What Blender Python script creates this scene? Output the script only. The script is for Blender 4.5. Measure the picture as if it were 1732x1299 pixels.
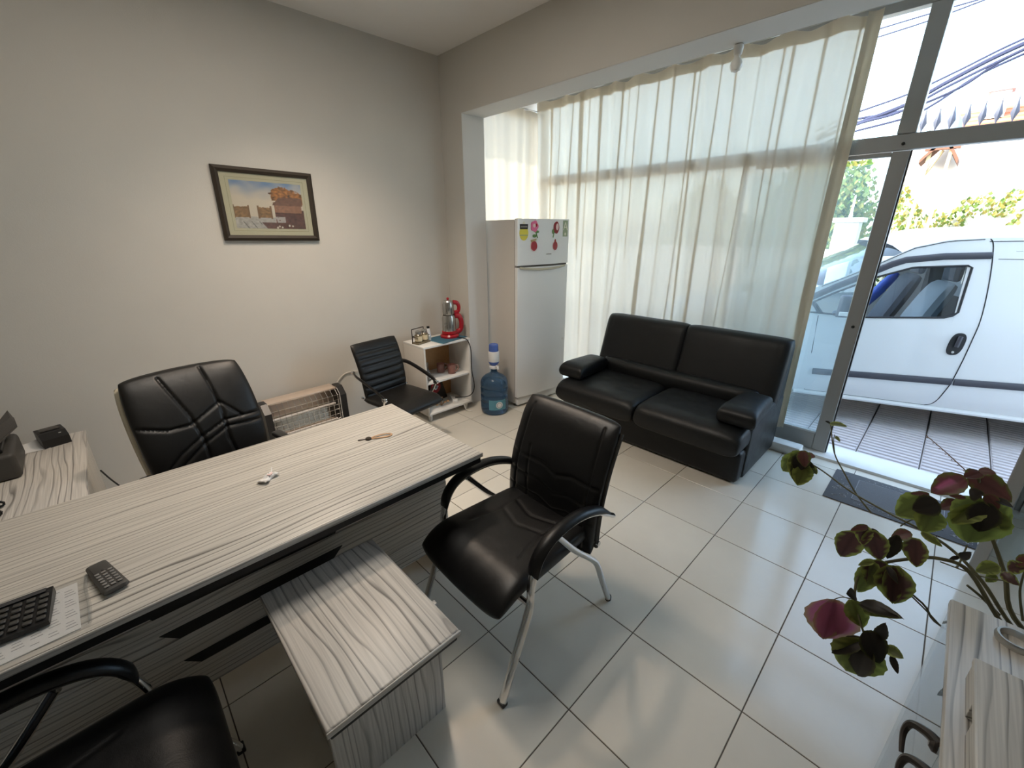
import bpy, bmesh, math, random
from math import sin, cos, pi, radians as R, sqrt, exp
from mathutils import Vector as V, Matrix, noise as mnoise
random.seed(7)
for o in list(bpy.data.objects): bpy.data.objects.remove(o)
scene = bpy.context.scene
C = scene.collection

# ------------------------------------------------------------------ camera, sky, sun, exposure
cam_d = bpy.data.cameras.new('camera'); cam = bpy.data.objects.new('camera', cam_d); C.objects.link(cam)
cam_d.sensor_fit = 'HORIZONTAL'; cam_d.sensor_width = 36.0; cam_d.lens = 707.63/1732*36; cam_d.clip_start = 0.02; cam_d.clip_end = 300
rt = V((0.71660425, -0.69747325, -0.0030703)); dn = V((-0.24179299, -0.2442913, -0.9390729)); fw = V((0.65422817, 0.673686, -0.34370433))
m = Matrix.Identity(4)
for i in range(3):
    m[i][0] = rt[i]; m[i][1] = -dn[i]; m[i][2] = -fw[i]
m[2][3] = 1.6649
cam.matrix_world = m
scene.camera = cam

SUN = V((-0.50, 0.62, 0.72)).normalized()          # direction towards the sun
w = bpy.data.worlds.new('sky'); scene.world = w; w.use_nodes = True
nt = w.node_tree; nt.nodes.clear()
wo = nt.nodes.new('ShaderNodeOutputWorld'); bg = nt.nodes.new('ShaderNodeBackground'); sk = nt.nodes.new('ShaderNodeTexSky')
sk.sky_type = 'NISHITA'; sk.sun_disc = False; sk.sun_elevation = math.asin(SUN.z); sk.sun_rotation = math.atan2(SUN.x, SUN.y)
sk.air_density = 1.0; sk.dust_density = 1.6; sk.ozone_density = 1.6
bg.inputs[1].default_value = 0.88
hs_ = nt.nodes.new('ShaderNodeHueSaturation'); hs_.inputs['Saturation'].default_value = 0.82; hs_.inputs['Hue'].default_value = 0.485
nt.links.new(sk.outputs[0], hs_.inputs['Color']); nt.links.new(hs_.outputs[0], bg.inputs[0]); nt.links.new(bg.outputs[0], wo.inputs[0])
sd = bpy.data.lights.new('sun', 'SUN'); sun = bpy.data.objects.new('sun', sd); C.objects.link(sun)
sd.energy = 6.0; sd.color = (1.0, 0.93, 0.82); sd.angle = R(0.6)
sun.rotation_euler = SUN.to_track_quat('Z', 'Y').to_euler(); sun.location = SUN*30
vs = scene.view_settings; vs.view_transform = 'Standard'; vs.look = 'None'; vs.exposure = 1.02; vs.gamma = 1.0; vs.use_curve_mapping = False

# ------------------------------------------------------------------ pixel -> world (used to read real positions off the photograph's geometry)
F = 707.63
def ray(u, v): return rt*((u-866)/F) + dn*((v-649.5)/F) + fw
def at(u, v, X=None, Y=None, Z=None):
    d = ray(u, v); o = V((0, 0, 1.6649))
    t = X/d.x if X is not None else (Y/d.y if Y is not None else (Z-1.6649)/d.z)
    return o + d*t

# ------------------------------------------------------------------ materials
M = {}
def nodes(name):
    mt = bpy.data.materials.new(name); mt.use_nodes = True; t = mt.node_tree
    b = t.nodes['Principled BSDF']; M[name] = mt
    return mt, t, b
def mat(name, col, rough=0.5, metal=0.0, bump=0.0, bscale=60, var=0.0, vscale=4, spec=0.5, coat=0.0, trans=0.0, ior=1.45, alpha=1.0, emit=None, es=0.0, sheen=0.0):
    mt, t, b = nodes(name); col = tuple(col) + (1,)
    b.inputs['Base Color'].default_value = col; b.inputs['Roughness'].default_value = rough; b.inputs['Metallic'].default_value = metal
    b.inputs['Specular IOR Level'].default_value = spec; b.inputs['Coat Weight'].default_value = coat; b.inputs['IOR'].default_value = ior
    b.inputs['Transmission Weight'].default_value = trans; b.inputs['Alpha'].default_value = alpha; b.inputs['Sheen Weight'].default_value = sheen
    if emit: b.inputs['Emission Color'].default_value = tuple(emit)+(1,); b.inputs['Emission Strength'].default_value = es
    if bump or var:
        tc = t.nodes.new('ShaderNodeTexCoord')
    if bump:
        n = t.nodes.new('ShaderNodeTexNoise'); n.inputs['Scale'].default_value = bscale; n.inputs['Detail'].default_value = 4
        bp = t.nodes.new('ShaderNodeBump'); bp.inputs['Strength'].default_value = bump; bp.inputs['Distance'].default_value = 0.004
        t.links.new(tc.outputs['Object'], n.inputs['Vector']); t.links.new(n.outputs['Fac'], bp.inputs['Height']); t.links.new(bp.outputs['Normal'], b.inputs['Normal'])
    if var:
        n2 = t.nodes.new('ShaderNodeTexNoise'); n2.inputs['Scale'].default_value = vscale; n2.inputs['Detail'].default_value = 5
        mx = t.nodes.new('ShaderNodeMix'); mx.data_type = 'RGBA'
        mx.inputs[6].default_value = tuple(max(0, c*(1-var)) for c in col[:3])+(1,); mx.inputs[7].default_value = tuple(min(1, c*(1+var)) for c in col[:3])+(1,)
        t.links.new(tc.outputs['Object'], n2.inputs['Vector']); t.links.new(n2.outputs['Fac'], mx.inputs[0]); t.links.new(mx.outputs[2], b.inputs['Base Color'])
    return mt

def wood(name, axis, light=(0.60, 0.565, 0.51), dark=(0.085, 0.075, 0.065), K=46.0, A=2.4, rough=0.38):
    """pale grey laminate with thin dark wavy grain lines along an axis"""
    mt, t, b = nodes(name); L = t.links.new
    def mth(op, a, c=None):
        n = t.nodes.new('ShaderNodeMath'); n.operation = op
        for k, x in enumerate((a, c)):
            if x is None: continue
            if isinstance(x, (int, float)): n.inputs[k].default_value = x
            else: L(x, n.inputs[k])
        return n.outputs[0]
    def noise_(scale, detail):
        mp = t.nodes.new('ShaderNodeMapping'); mp.inputs['Scale'].default_value = scale; L(tc.outputs['Object'], mp.inputs['Vector'])
        n = t.nodes.new('ShaderNodeTexNoise'); n.inputs['Scale'].default_value = 1.0; n.inputs['Detail'].default_value = detail; L(mp.outputs[0], n.inputs['Vector']); return n.outputs['Fac']
    tc = t.nodes.new('ShaderNodeTexCoord'); sx = t.nodes.new('ShaderNodeSeparateXYZ'); L(tc.outputs['Object'], sx.inputs[0])
    ai = 'xyz'.index(axis); oth = [k for k in range(3) if k != ai]
    across = mth('ADD', sx.outputs[oth[0]], sx.outputs[oth[1]])
    def sc(along, acr): v = [acr]*3; v[ai] = along; return v
    wob = noise_(sc(1.7, 5.0), 1.5); wob2 = noise_(sc(0.5, 14.0), 1.0)
    val = mth('ADD', mth('MULTIPLY', across, K), mth('ADD', mth('MULTIPLY', wob, A), mth('MULTIPLY', wob2, 3.2)))
    fr = mth('FRACT', val)
    r1 = t.nodes.new('ShaderNodeValToRGB'); e = r1.color_ramp.elements
    e[0].position = 0.0; e[0].color = (1, 1, 1, 1); e[1].position = 0.24; e[1].color = (0, 0, 0, 1)
    x = r1.color_ramp.elements.new(0.07); x.color = (0.75, 0.75, 0.75, 1); x = r1.color_ramp.elements.new(0.93); x.color = (0.0, 0.0, 0.0, 1); x = r1.color_ramp.elements.new(1.0); x.color = (0.8, 0.8, 0.8, 1)
    L(fr, r1.inputs['Fac'])
    # strength of the lines varies from line to line and along them
    var = t.nodes.new('ShaderNodeMapRange'); var.inputs[1].default_value = 0.36; var.inputs[2].default_value = 0.64; var.inputs[3].default_value = 0.38; var.inputs[4].default_value = 1.0
    L(noise_(sc(0.8, 26.0), 1.0), var.inputs[0])
    fac = mth('MULTIPLY', r1.outputs[0], var.outputs[0])
    fine = t.nodes.new('ShaderNodeMapRange'); fine.inputs[1].default_value = 0.3; fine.inputs[2].default_value = 0.65; fine.inputs[3].default_value = 0.80; fine.inputs[4].default_value = 1.06
    L(noise_(sc(3.0, 170.0), 2.0), fine.inputs[0])
    mx = t.nodes.new('ShaderNodeMix'); mx.data_type = 'RGBA'; mx.inputs[6].default_value = light+(1,); mx.inputs[7].default_value = dark+(1,); L(fac, mx.inputs[0])
    hv = t.nodes.new('ShaderNodeHueSaturation'); L(mx.outputs[2], hv.inputs['Color']); L(fine.outputs[0], hv.inputs['Value']); L(hv.outputs[0], b.inputs['Base Color'])
    b.inputs['Roughness'].default_value = rough
    return mt

def tilemat(name, col, rough, var):
    mt, t, b = nodes(name); L = t.links.new
    oi = t.nodes.new('ShaderNodeObjectInfo'); tc = t.nodes.new('ShaderNodeTexCoord')
    ad = t.nodes.new('ShaderNodeVectorMath'); ad.operation = 'ADD'; L(tc.outputs['Object'], ad.inputs[0]); L(oi.outputs['Location'], ad.inputs[1])
    n = t.nodes.new('ShaderNodeTexNoise'); n.inputs['Scale'].default_value = 5; n.inputs['Detail'].default_value = 6; n.inputs['Roughness'].default_value = 0.65; L(ad.outputs[0], n.inputs['Vector'])
    mx = t.nodes.new('ShaderNodeMix'); mx.data_type = 'RGBA'; mx.inputs[6].default_value = tuple(c*(1-var) for c in col)+(1,); mx.inputs[7].default_value = tuple(min(1, c*(1+var)) for c in col)+(1,)
    L(n.outputs['Fac'], mx.inputs[0])
    hs = t.nodes.new('ShaderNodeHueSaturation'); mr = t.nodes.new('ShaderNodeMapRange'); mr.inputs[3].default_value = 0.95; mr.inputs[4].default_value = 1.04
    L(oi.outputs['Random'], mr.inputs[0]); L(mr.outputs[0], hs.inputs['Value']); L(mx.outputs[2], hs.inputs['Color']); L(hs.outputs[0], b.inputs['Base Color'])
    n3 = t.nodes.new('ShaderNodeTexNoise'); n3.inputs['Scale'].default_value = 9; n3.inputs['Detail'].default_value = 5; L(ad.outputs[0], n3.inputs['Vector'])
    mr2 = t.nodes.new('ShaderNodeMapRange'); mr2.inputs[3].default_value = rough*0.7; mr2.inputs[4].default_value = rough*1.5; L(n3.outputs['Fac'], mr2.inputs[0]); L(mr2.outputs[0], b.inputs['Roughness'])
    return mt

def leather(name, col, rough=0.36):
    mt, t, b = nodes(name); L = t.links.new
    tc = t.nodes.new('ShaderNodeTexCoord')
    v = t.nodes.new('ShaderNodeTexVoronoi'); v.inputs['Scale'].default_value = 420; L(tc.outputs['Object'], v.inputs['Vector'])
    n = t.nodes.new('ShaderNodeTexNoise'); n.inputs['Scale'].default_value = 14; n.inputs['Detail'].default_value = 5; n.inputs['Distortion'].default_value = 0.6; L(tc.outputs['Object'], n.inputs['Vector'])
    b1 = t.nodes.new('ShaderNodeBump'); b1.inputs['Strength'].default_value = 0.12; b1.inputs['Distance'].default_value = 0.001; L(v.outputs['Distance'], b1.inputs['Height'])
    b2 = t.nodes.new('ShaderNodeBump'); b2.inputs['Strength'].default_value = 0.22; b2.inputs['Distance'].default_value = 0.006; L(n.outputs['Fac'], b2.inputs['Height']); L(b1.outputs[0], b2.inputs['Normal'])
    L(b2.outputs[0], b.inputs['Normal'])
    mr = t.nodes.new('ShaderNodeMapRange'); mr.inputs[3].default_value = rough*0.8; mr.inputs[4].default_value = rough*1.25; L(n.outputs['Fac'], mr.inputs[0]); L(mr.outputs[0], b.inputs['Roughness'])
    b.inputs['Base Color'].default_value = col+(1,); b.inputs['Specular IOR Level'].default_value = 0.38
    return mt

def pane(name, tint, refl=0.5, haze=0.0):
    mt, t, b = nodes(name); L = t.links.new; t.nodes.remove(b); out = t.nodes['Material Output']
    tr = t.nodes.new('ShaderNodeBsdfTransparent'); tr.inputs[0].default_value = tint+(1,)
    gl = t.nodes.new('ShaderNodeBsdfGlossy'); gl.inputs['Roughness'].default_value = 0.02
    lw = t.nodes.new('ShaderNodeLayerWeight'); lw.inputs[0].default_value = 0.5
    pw = t.nodes.new('ShaderNodeMath'); pw.operation = 'POWER'; pw.inputs[1].default_value = 5.0; L(lw.outputs['Facing'], pw.inputs[0])
    mu = t.nodes.new('ShaderNodeMath'); mu.operation = 'MULTIPLY_ADD'; mu.inputs[1].default_value = 0.9; mu.inputs[2].default_value = 0.04*refl; L(pw.outputs[0], mu.inputs[0])
    mx = t.nodes.new('ShaderNodeMixShader'); L(mu.outputs[0], mx.inputs[0]); L(tr.outputs[0], mx.inputs[1]); L(gl.outputs[0], mx.inputs[2])
    if haze:
        df = t.nodes.new('ShaderNodeBsdfTranslucent'); df.inputs[0].default_value = (0.8, 0.9, 0.95, 1); d2 = t.nodes.new('ShaderNodeBsdfDiffuse'); d2.inputs[0].default_value = (0.7, 0.78, 0.8, 1)
        m0 = t.nodes.new('ShaderNodeMixShader'); m0.inputs[0].default_value = 0.5; L(df.outputs[0], m0.inputs[1]); L(d2.outputs[0], m0.inputs[2])
        m2 = t.nodes.new('ShaderNodeMixShader'); m2.inputs[0].default_value = haze; L(mx.outputs[0], m2.inputs[1]); L(m0.outputs[0], m2.inputs[2]); L(m2.outputs[0], out.inputs[0])
    else: L(mx.outputs[0], out.inputs[0])
    return mt

def cloth(name, col, transl, clear):
    mt, t, b = nodes(name); L = t.links.new; t.nodes.remove(b); out = t.nodes['Material Output']
    tc = t.nodes.new('ShaderNodeTexCoord'); n = t.nodes.new('ShaderNodeTexNoise'); n.inputs['Scale'].default_value = 9; n.inputs['Detail'].default_value = 6; L(tc.outputs['Object'], n.inputs['Vector'])
    bp = t.nodes.new('ShaderNodeBump'); bp.inputs['Strength'].default_value = 0.25; bp.inputs['Distance'].default_value = 0.01; L(n.outputs['Fac'], bp.inputs['Height'])
    d = t.nodes.new('ShaderNodeBsdfDiffuse'); d.inputs[0].default_value = col+(1,); L(bp.outputs[0], d.inputs['Normal'])
    tl = t.nodes.new('ShaderNodeBsdfTranslucent'); tl.inputs[0].default_value = col+(1,); L(bp.outputs[0], tl.inputs['Normal'])
    tr = t.nodes.new('ShaderNodeBsdfTransparent')
    m1 = t.nodes.new('ShaderNodeMixShader'); m1.inputs[0].default_value = transl; L(d.outputs[0], m1.inputs[1]); L(tl.outputs[0], m1.inputs[2])
    m2 = t.nodes.new('ShaderNodeMixShader'); m2.inputs[0].default_value = clear; L(m1.outputs[0], m2.inputs[1]); L(tr.outputs[0], m2.inputs[2]); L(m2.outputs[0], out.inputs[0])
    return mt

def attrmat(name, attr='Col', rough=0.5, transl=0.0):
    mt, t, b = nodes(name); a = t.nodes.new('ShaderNodeAttribute'); a.attribute_name = attr
    t.links.new(a.outputs['Color'], b.inputs['Base Color']); b.inputs['Roughness'].default_value = rough
    if transl:
        out = t.nodes['Material Output']; tl = t.nodes.new('ShaderNodeBsdfTranslucent'); t.links.new(a.outputs['Color'], tl.inputs[0])
        mx = t.nodes.new('ShaderNodeMixShader'); mx.inputs[0].default_value = transl
        t.links.new(b.outputs[0], mx.inputs[1]); t.links.new(tl.outputs[0], mx.inputs[2]); t.links.new(mx.outputs[0], out.inputs[0])
    return mt

mat('wall', (0.60, 0.575, 0.525), 0.85, bump=0.12, bscale=180, var=0.03)
mat('wall_white', (0.72, 0.71, 0.69), 0.8, bump=0.1, bscale=160, var=0.02)
mat('ceiling', (0.82, 0.80, 0.77), 0.9, bump=0.25, bscale=120)
mat('plaster_out', (0.62, 0.58, 0.52), 0.9, bump=0.2, bscale=60)
mat('grout', (0.10, 0.085, 0.07), 0.9, bump=0.2, bscale=200)
tilemat('tile', (0.67, 0.63, 0.55), 0.14, 0.06)
mat('marble', (0.70, 0.70, 0.68), 0.2, var=0.1, vscale=6)
wood('wood_x', 'x'); wood('wood_y', 'y'); wood('wood_z', 'z')
wood('wood_bold_y', 'y', K=36, A=2.8, light=(0.60, 0.565, 0.52), dark=(0.13, 0.12, 0.11)); wood('wood_bold_z', 'z', K=36, A=2.8, light=(0.59, 0.57, 0.54), dark=(0.13, 0.125, 0.12))
wood('wood_grey_x', 'x', light=(0.50, 0.48, 0.45), dark=(0.22, 0.21, 0.20))
leather('leather', (0.0045, 0.0045, 0.005), 0.38); leather('leather_sofa', (0.005, 0.006, 0.007), 0.45); leather('leather_worn', (0.007, 0.0065, 0.006), 0.42)
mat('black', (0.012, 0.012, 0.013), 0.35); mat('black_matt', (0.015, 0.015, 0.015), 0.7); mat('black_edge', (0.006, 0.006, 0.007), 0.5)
mat('chrome', (0.72, 0.72, 0.72), 0.12, 1.0); mat('steel', (0.55, 0.55, 0.54), 0.3, 1.0)
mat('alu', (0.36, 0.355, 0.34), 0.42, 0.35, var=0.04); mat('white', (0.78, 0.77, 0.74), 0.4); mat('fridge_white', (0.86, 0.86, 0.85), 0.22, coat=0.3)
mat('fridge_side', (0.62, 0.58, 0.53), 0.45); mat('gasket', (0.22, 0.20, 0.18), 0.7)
mat('beige', (0.55, 0.50, 0.38), 0.5); mat('cork', (0.42, 0.22, 0.09), 0.7, var=0.15, vscale=30)
mat('red', (0.38, 0.006, 0.015), 0.25, coat=0.4); mat('darkred', (0.30, 0.01, 0.015), 0.3); mat('pink', (0.80, 0.16, 0.33), 0.4); mat('leafgreen', (0.13, 0.26, 0.07), 0.5)
mat('yellow', (0.80, 0.68, 0.06), 0.4); mat('olive', (0.33, 0.40, 0.25), 0.5); mat('cream', (0.80, 0.78, 0.62), 0.5); mat('blush', (0.85, 0.62, 0.60), 0.5)
mat('kettle_glass', (0.42, 0.41, 0.39), 0.16, 0.85); mat('clear_glass', (0.85, 0.85, 0.83), 0.04, trans=0.92); mat('amber_glass', (0.75, 0.42, 0.36), 0.05, trans=0.75)
mat('jar_glass', (0.16, 0.13, 0.08), 0.1, spec=0.6); mat('paper', (0.80, 0.79, 0.78), 0.7); mat('ink', (0.30, 0.30, 0.32), 0.7); mat('label_cream', (0.66, 0.56, 0.38), 0.6)
mat('teal_cloth', (0.045, 0.13, 0.19), 0.85, bump=0.3, bscale=300)
mat('bottle_blue', (0.10, 0.20, 0.34), 0.06, trans=0.75, ior=1.33); mat('pump_blue', (0.07, 0.13, 0.42), 0.4); mat('pump_white', (0.70, 0.70, 0.70), 0.4); mat('label_blue', (0.10, 0.28, 0.36), 0.5)
mat('heater_body', (0.75, 0.62, 0.52), 0.3, 0.5); mat('heater_reflector', (0.80, 0.72, 0.64), 0.12, 1.0); mat('quartz', (0.75, 0.70, 0.66), 0.3)
mat('frame_wood', (0.028, 0.019, 0.011), 0.6, var=0.2, vscale=20); mat('passepartout', (0.52, 0.50, 0.36), 0.8); mat('bevel_line', (0.30, 0.29, 0.18), 0.7)
attrmat('painting', rough=0.6); attrmat('leaf', rough=0.45, transl=0.38); attrmat('bush_leaf', rough=0.6, transl=0.4)
mat('stem', (0.13, 0.12, 0.06), 0.6); mat('stem_dry', (0.22, 0.14, 0.08), 0.8)
pane('glass_cabinet', (0.80, 0.82, 0.82), 1.0); pane('glass_clear', (0.97, 0.99, 0.99), 1.0); pane('glass_leaf', (0.86, 0.93, 0.95), 1.4, haze=0.10); pane('glass_car', (0.55, 0.62, 0.66), 1.0); pane('picture_glass', (0.98, 0.98, 0.97), 2.0); pane('bag', (0.97, 0.97, 0.97), 1.6, haze=0.04)
cloth('curtain', (0.77, 0.70, 0.585), 0.265, 0.025); cloth('curtain_side', (0.77, 0.70, 0.585), 0.16, 0.015); cloth('curtain_hem', (0.76, 0.70, 0.585), 0.26, 0.0)
mat('rubber', (0.035, 0.035, 0.037), 0.8); mat('mat_rubber', (0.085, 0.085, 0.09), 0.75); mat('mat_grey', (0.13, 0.13, 0.135), 0.9, bump=0.5, bscale=250); mat('mat_light', (0.27, 0.27, 0.28), 0.8)
mat('van_white', (0.74, 0.75, 0.76), 0.3, coat=0.5); mat('van_trim', (0.06, 0.06, 0.075), 0.5); mat('van_dark', (0.02, 0.02, 0.022), 0.6); mat('seat_grey', (0.06, 0.07, 0.09), 0.8); mat('seat_light', (0.25, 0.28, 0.31), 0.8); mat('bag_blue', (0.03, 0.08, 0.42), 0.5)
mat('paver', (0.47, 0.44, 0.45), 0.85, bump=0.15, bscale=90, var=0.12, vscale=7); mat('asphalt', (0.17, 0.165, 0.16), 0.9, bump=0.4, bscale=120)
mat('garden_wall', (0.72, 0.69, 0.63), 0.9, bump=0.2, bscale=30); mat('roof_tile', (0.55, 0.16, 0.07), 0.8, var=0.2, vscale=6); mat('chimney_white', (0.78, 0.76, 0.72), 0.8)
mat('iron', (0.05, 0.055, 0.08), 0.6); mat('cable', (0.035, 0.04, 0.09), 0.7); mat('house_wall', (0.70, 0.68, 0.64), 0.9); mat('timber', (0.16, 0.07, 0.04), 0.8); mat('timber_pale', (0.50, 0.38, 0.20), 0.8); mat('bark', (0.12, 0.085, 0.05), 0.9, bump=0.5, bscale=30)
mat('soil', (0.04, 0.028, 0.018), 0.95, bump=0.6, bscale=60); mat('pot', (0.20, 0.09, 0.05), 0.6); mat('bronze', (0.09, 0.08, 0.075), 0.35, 0.8); mat('bulb', (0.86, 0.85, 0.80), 0.25); mat('lamp_lens', (1, 0.85, 0.7), 0.4, emit=(1.0, 0.85, 0.70), es=1.5)
mat('grey_plastic', (0.055, 0.052, 0.048), 0.5); mat('button_grey', (0.22, 0.21, 0.20), 0.5); mat('screen', (0.05, 0.05, 0.055), 0.15); mat('led', (0.5, 0.52, 0.5), 0.3); mat('strap', (0.50, 0.30, 0.16), 0.6); mat('slate', (0.30, 0.34, 0.38), 0.7)

# ------------------------------------------------------------------ mesh helpers
class MB:
    def __init__(s): s.v = []; s.f = []; s.mi = []; s.cur = 0
    def add(s, vs, fs):
        o = len(s.v); s.v += [tuple(p) for p in vs]; s.f += [tuple(i+o for i in q) for q in fs]; s.mi += [s.cur]*len(fs); return s
    def bm(s, b):
        b.verts.index_update(); s.add([v.co[:] for v in b.verts], [[v.index for v in f.verts] for f in b.faces]); b.free(); return s
    def box(s, c, d, r=0.0, seg=2, rot=None):
        b = bmesh.new(); bmesh.ops.create_cube(b, size=1.0)
        for v in b.verts: v.co = V((v.co.x*d[0], v.co.y*d[1], v.co.z*d[2]))
        if r > 0: bmesh.ops.bevel(b, geom=list(b.edges), offset=min(r, min(d)*0.49), segments=seg, profile=0.5, affect='EDGES')
        mt = Matrix.Translation(c) @ (rot.to_4x4() if rot else Matrix.Identity(4)); bmesh.ops.transform(b, matrix=mt, verts=b.verts)
        return s.bm(b)
    def span(s, a, b, r=0.0, seg=2): return s.box([(p+q)/2 for p, q in zip(a, b)], [abs(q-p) for p, q in zip(a, b)], r, seg)
    def tube(s, pts, r, n=8, closed=False, ry=None, up=None, caps=True):
        pts = [V(p) for p in pts]; k = len(pts); rr = r if isinstance(r, (list, tuple)) else [r]*k
        ts = []
        for i in range(k):
            a = pts[i-1] if (i > 0 or closed) else pts[i]; b = pts[(i+1) % k] if (i < k-1 or closed) else pts[i]
            ts.append((b-a).normalized())
        u = V(up) if up else (V((0, 0, 1)) if abs(ts[0].z) < 0.9 else V((1, 0, 0)))
        vs = []
        for i in range(k):
            t = ts[i]; u = (u - t*u.dot(t)); u = u.normalized() if u.length > 1e-6 else t.orthogonal().normalized(); q = t.cross(u)
            b = ry if ry is not None else rr[i]
            for j in range(n):
                a = 2*pi*j/n; vs.append(pts[i] + u*(rr[i]*cos(a)) + q*((b if ry is not None else rr[i])*sin(a)))
        fs = []
        for i in range(k if closed else k-1):
            for j in range(n):
                a = i*n+j; b = i*n+(j+1) % n; c = ((i+1) % k)*n+(j+1) % n; d = ((i+1) % k)*n+j; fs.append((a, b, c, d))
        if caps and not closed: fs += [tuple(range(n))[::-1], tuple((k-1)*n+j for j in range(n))]
        return s.add(vs, fs)
    def lathe(s, prof, n=24, c=(0, 0, 0), ax=None):
        vs = []; fs = []; k = len(prof); Rm = ax.to_track_quat('Z', 'Y').to_matrix() if ax else Matrix.Identity(3)
        for r, z in prof:
            for j in range(n):
                a = 2*pi*j/n; vs.append(Rm @ V((r*cos(a), r*sin(a), z)) + V(c))
        for i in range(k-1):
            for j in range(n): fs.append((i*n+j, i*n+(j+1) % n, (i+1)*n+(j+1) % n, (i+1)*n+j))
        if tuple(prof[0]) == tuple(prof[-1]): return s.add(vs, fs)
        if prof[0][0] > 1e-5: fs.append(tuple(range(n))[::-1])
        if prof[-1][0] > 1e-5: fs.append(tuple((k-1)*n+j for j in range(n)))
        return s.add(vs, fs)
    def prism(s, poly, fn0, fn1):
        n = len(poly); vs = [fn0(*p) for p in poly]+[fn1(*p) for p in poly]
        fs = [tuple(range(n))[::-1], tuple(range(n, 2*n))]+[(i, (i+1) % n, n+(i+1) % n, n+i) for i in range(n)]
        return s.add(vs, fs)
    def grid(s, nx, ny, fn, closed=False):
        vs = [fn(i/nx, j/ny) for j in range(ny+1) for i in range(nx+1)]; k = nx+1
        return s.add(vs, [(j*k+i, j*k+i+1, (j+1)*k+i+1, (j+1)*k+i) for j in range(ny) for i in range(nx)])
    def slab(s, W, H, T, mp, disp=None, nx=28, ny=28, p=7, pf=None):
        """soft padded slab: |u|,|v|<=1, rounded edges, front relief disp(u,v), shaped by mp(x,y,h)"""
        def sp(k, n):  # finer near the edges
            t = -1+2*k/n; return math.copysign(1-(1-abs(t))**1.35, t)
        k = nx+1; vs = []; fs = []
        for side in (1, -1):
            for j in range(ny+1):
                for i in range(nx+1):
                    u = sp(i, nx); v = sp(j, ny); e = max(0.0, (1-abs(u)**p)*(1-abs(v)**p))**(1/3.0)
                    cu = 1-0.5*0.06*abs(v)**8; h = T/2*e*side
                    if side > 0 and disp: h += disp(u, v)*min(1, e*1.3)
                    vs.append(mp(u*W/2*cu, v*H/2*(1-0.5*0.06*abs(u)**8), h))
        o = k*(ny+1)
        for j in range(ny):
            for i in range(nx):
                a = j*k+i; fs.append((a, a+1, a+k+1, a+k)); fs.append((o+a, o+a+k, o+a+k+1, o+a+1))
        return s.add(vs, fs)
    def build(s, name, mts, parent=None, smooth=40, merge=0.0002, mw=None):
        me = bpy.data.meshes.new(name); me.from_pydata(s.v, [], s.f); 
        if not isinstance(mts, (list, tuple)): mts = [mts]
        for x in mts: me.materials.append(M[x] if isinstance(x, str) else x)
        me.polygons.foreach_set('material_index', s.mi)
        b = bmesh.new(); b.from_mesh(me)
        if merge: bmesh.ops.remove_doubles(b, verts=b.verts, dist=merge)
        bmesh.ops.recalc_face_normals(b, faces=b.faces); b.to_mesh(me); b.free()
        if smooth:
            me.polygons.foreach_set('use_smooth', [True]*len(me.polygons)); me.set_sharp_from_angle(angle=R(smooth))
        me.update(); ob = bpy.data.objects.new(name, me); C.objects.link(ob)
        if parent: ob.parent = parent
        return ob

def tag(o, label, cat, group=None, kind=None):
    if label: o['label'] = label
    if cat: o['category'] = cat
    if group: o['group'] = group
    if kind: o['kind'] = kind
    return o
def thing(name, label, cat, loc=(0, 0, 0), rz=0.0, group=None):
    o = bpy.data.objects.new(name, None); C.objects.link(o); o.location = loc; o.rotation_euler = (0, 0, rz); o.empty_display_size = 0.1
    return tag(o, label, cat, group)
def struct(o, label=None): o['kind'] = 'structure'; 
def st(mb, name, mts, parent=None, smooth=30, label=None):
    o = mb.build(name, mts, parent, smooth)
    if not parent: o['kind'] = 'structure'
    if label: o['label'] = label
    return o
def put(o, name, parent, loc, rot=None, sc=None):
    c = bpy.data.objects.new(name, o.data); C.objects.link(c); c.parent = parent; c.location = loc
    if rot is not None: c.rotation_euler = rot
    if sc is not None: c.scale = sc
    return c
def copy_tree(o, parent=None):
    c = o.copy(); C.objects.link(c)
    if parent: c.parent = parent
    for ch in list(o.children): copy_tree(ch, c)
    return c
def spline(pts, n=6):
    pts = [V(p) for p in pts]; out = []
    for i in range(len(pts)-1):
        p0 = pts[max(i-1, 0)]; p1 = pts[i]; p2 = pts[i+1]; p3 = pts[min(i+2, len(pts)-1)]
        for k in range(n):
            t = k/n; out.append(0.5*((2*p1)+(p2-p0)*t+(2*p0-5*p1+4*p2-p3)*t*t+(3*p1-p0-3*p2+p3)*t**3))
    out.append(pts[-1]); return out
def groove(d, w=0.02, depth=0.006): return -depth*exp(-(d/w)**2)
def polyd(u, v, pl):
    best = 9
    for (a, b), (c, d) in zip(pl, pl[1:]):
        dx, dy = c-a, d-b; t = max(0, min(1, ((u-a)*dx+(v-b)*dy)/(dx*dx+dy*dy))); best = min(best, sqrt((u-a-t*dx)**2+(v-b-t*dy)**2))
    return best
def text(body, size, name, mt, parent, mw, depth=0.0004):
    cu = bpy.data.curves.new(name, 'FONT'); cu.body = body; cu.size = size; cu.align_x = 'CENTER'; cu.align_y = 'CENTER'; cu.extrude = depth
    tmp = bpy.data.objects.new('tmp', cu); C.objects.link(tmp); dg = bpy.context.evaluated_depsgraph_get(); dg.update()
    me = bpy.data.meshes.new_from_object(tmp.evaluated_get(dg)); bpy.data.objects.remove(tmp)
    me.materials.clear(); me.materials.append(M[mt]); o = bpy.data.objects.new(name, me); C.objects.link(o); o.parent = parent; o.matrix_local = mw
    return o

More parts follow.
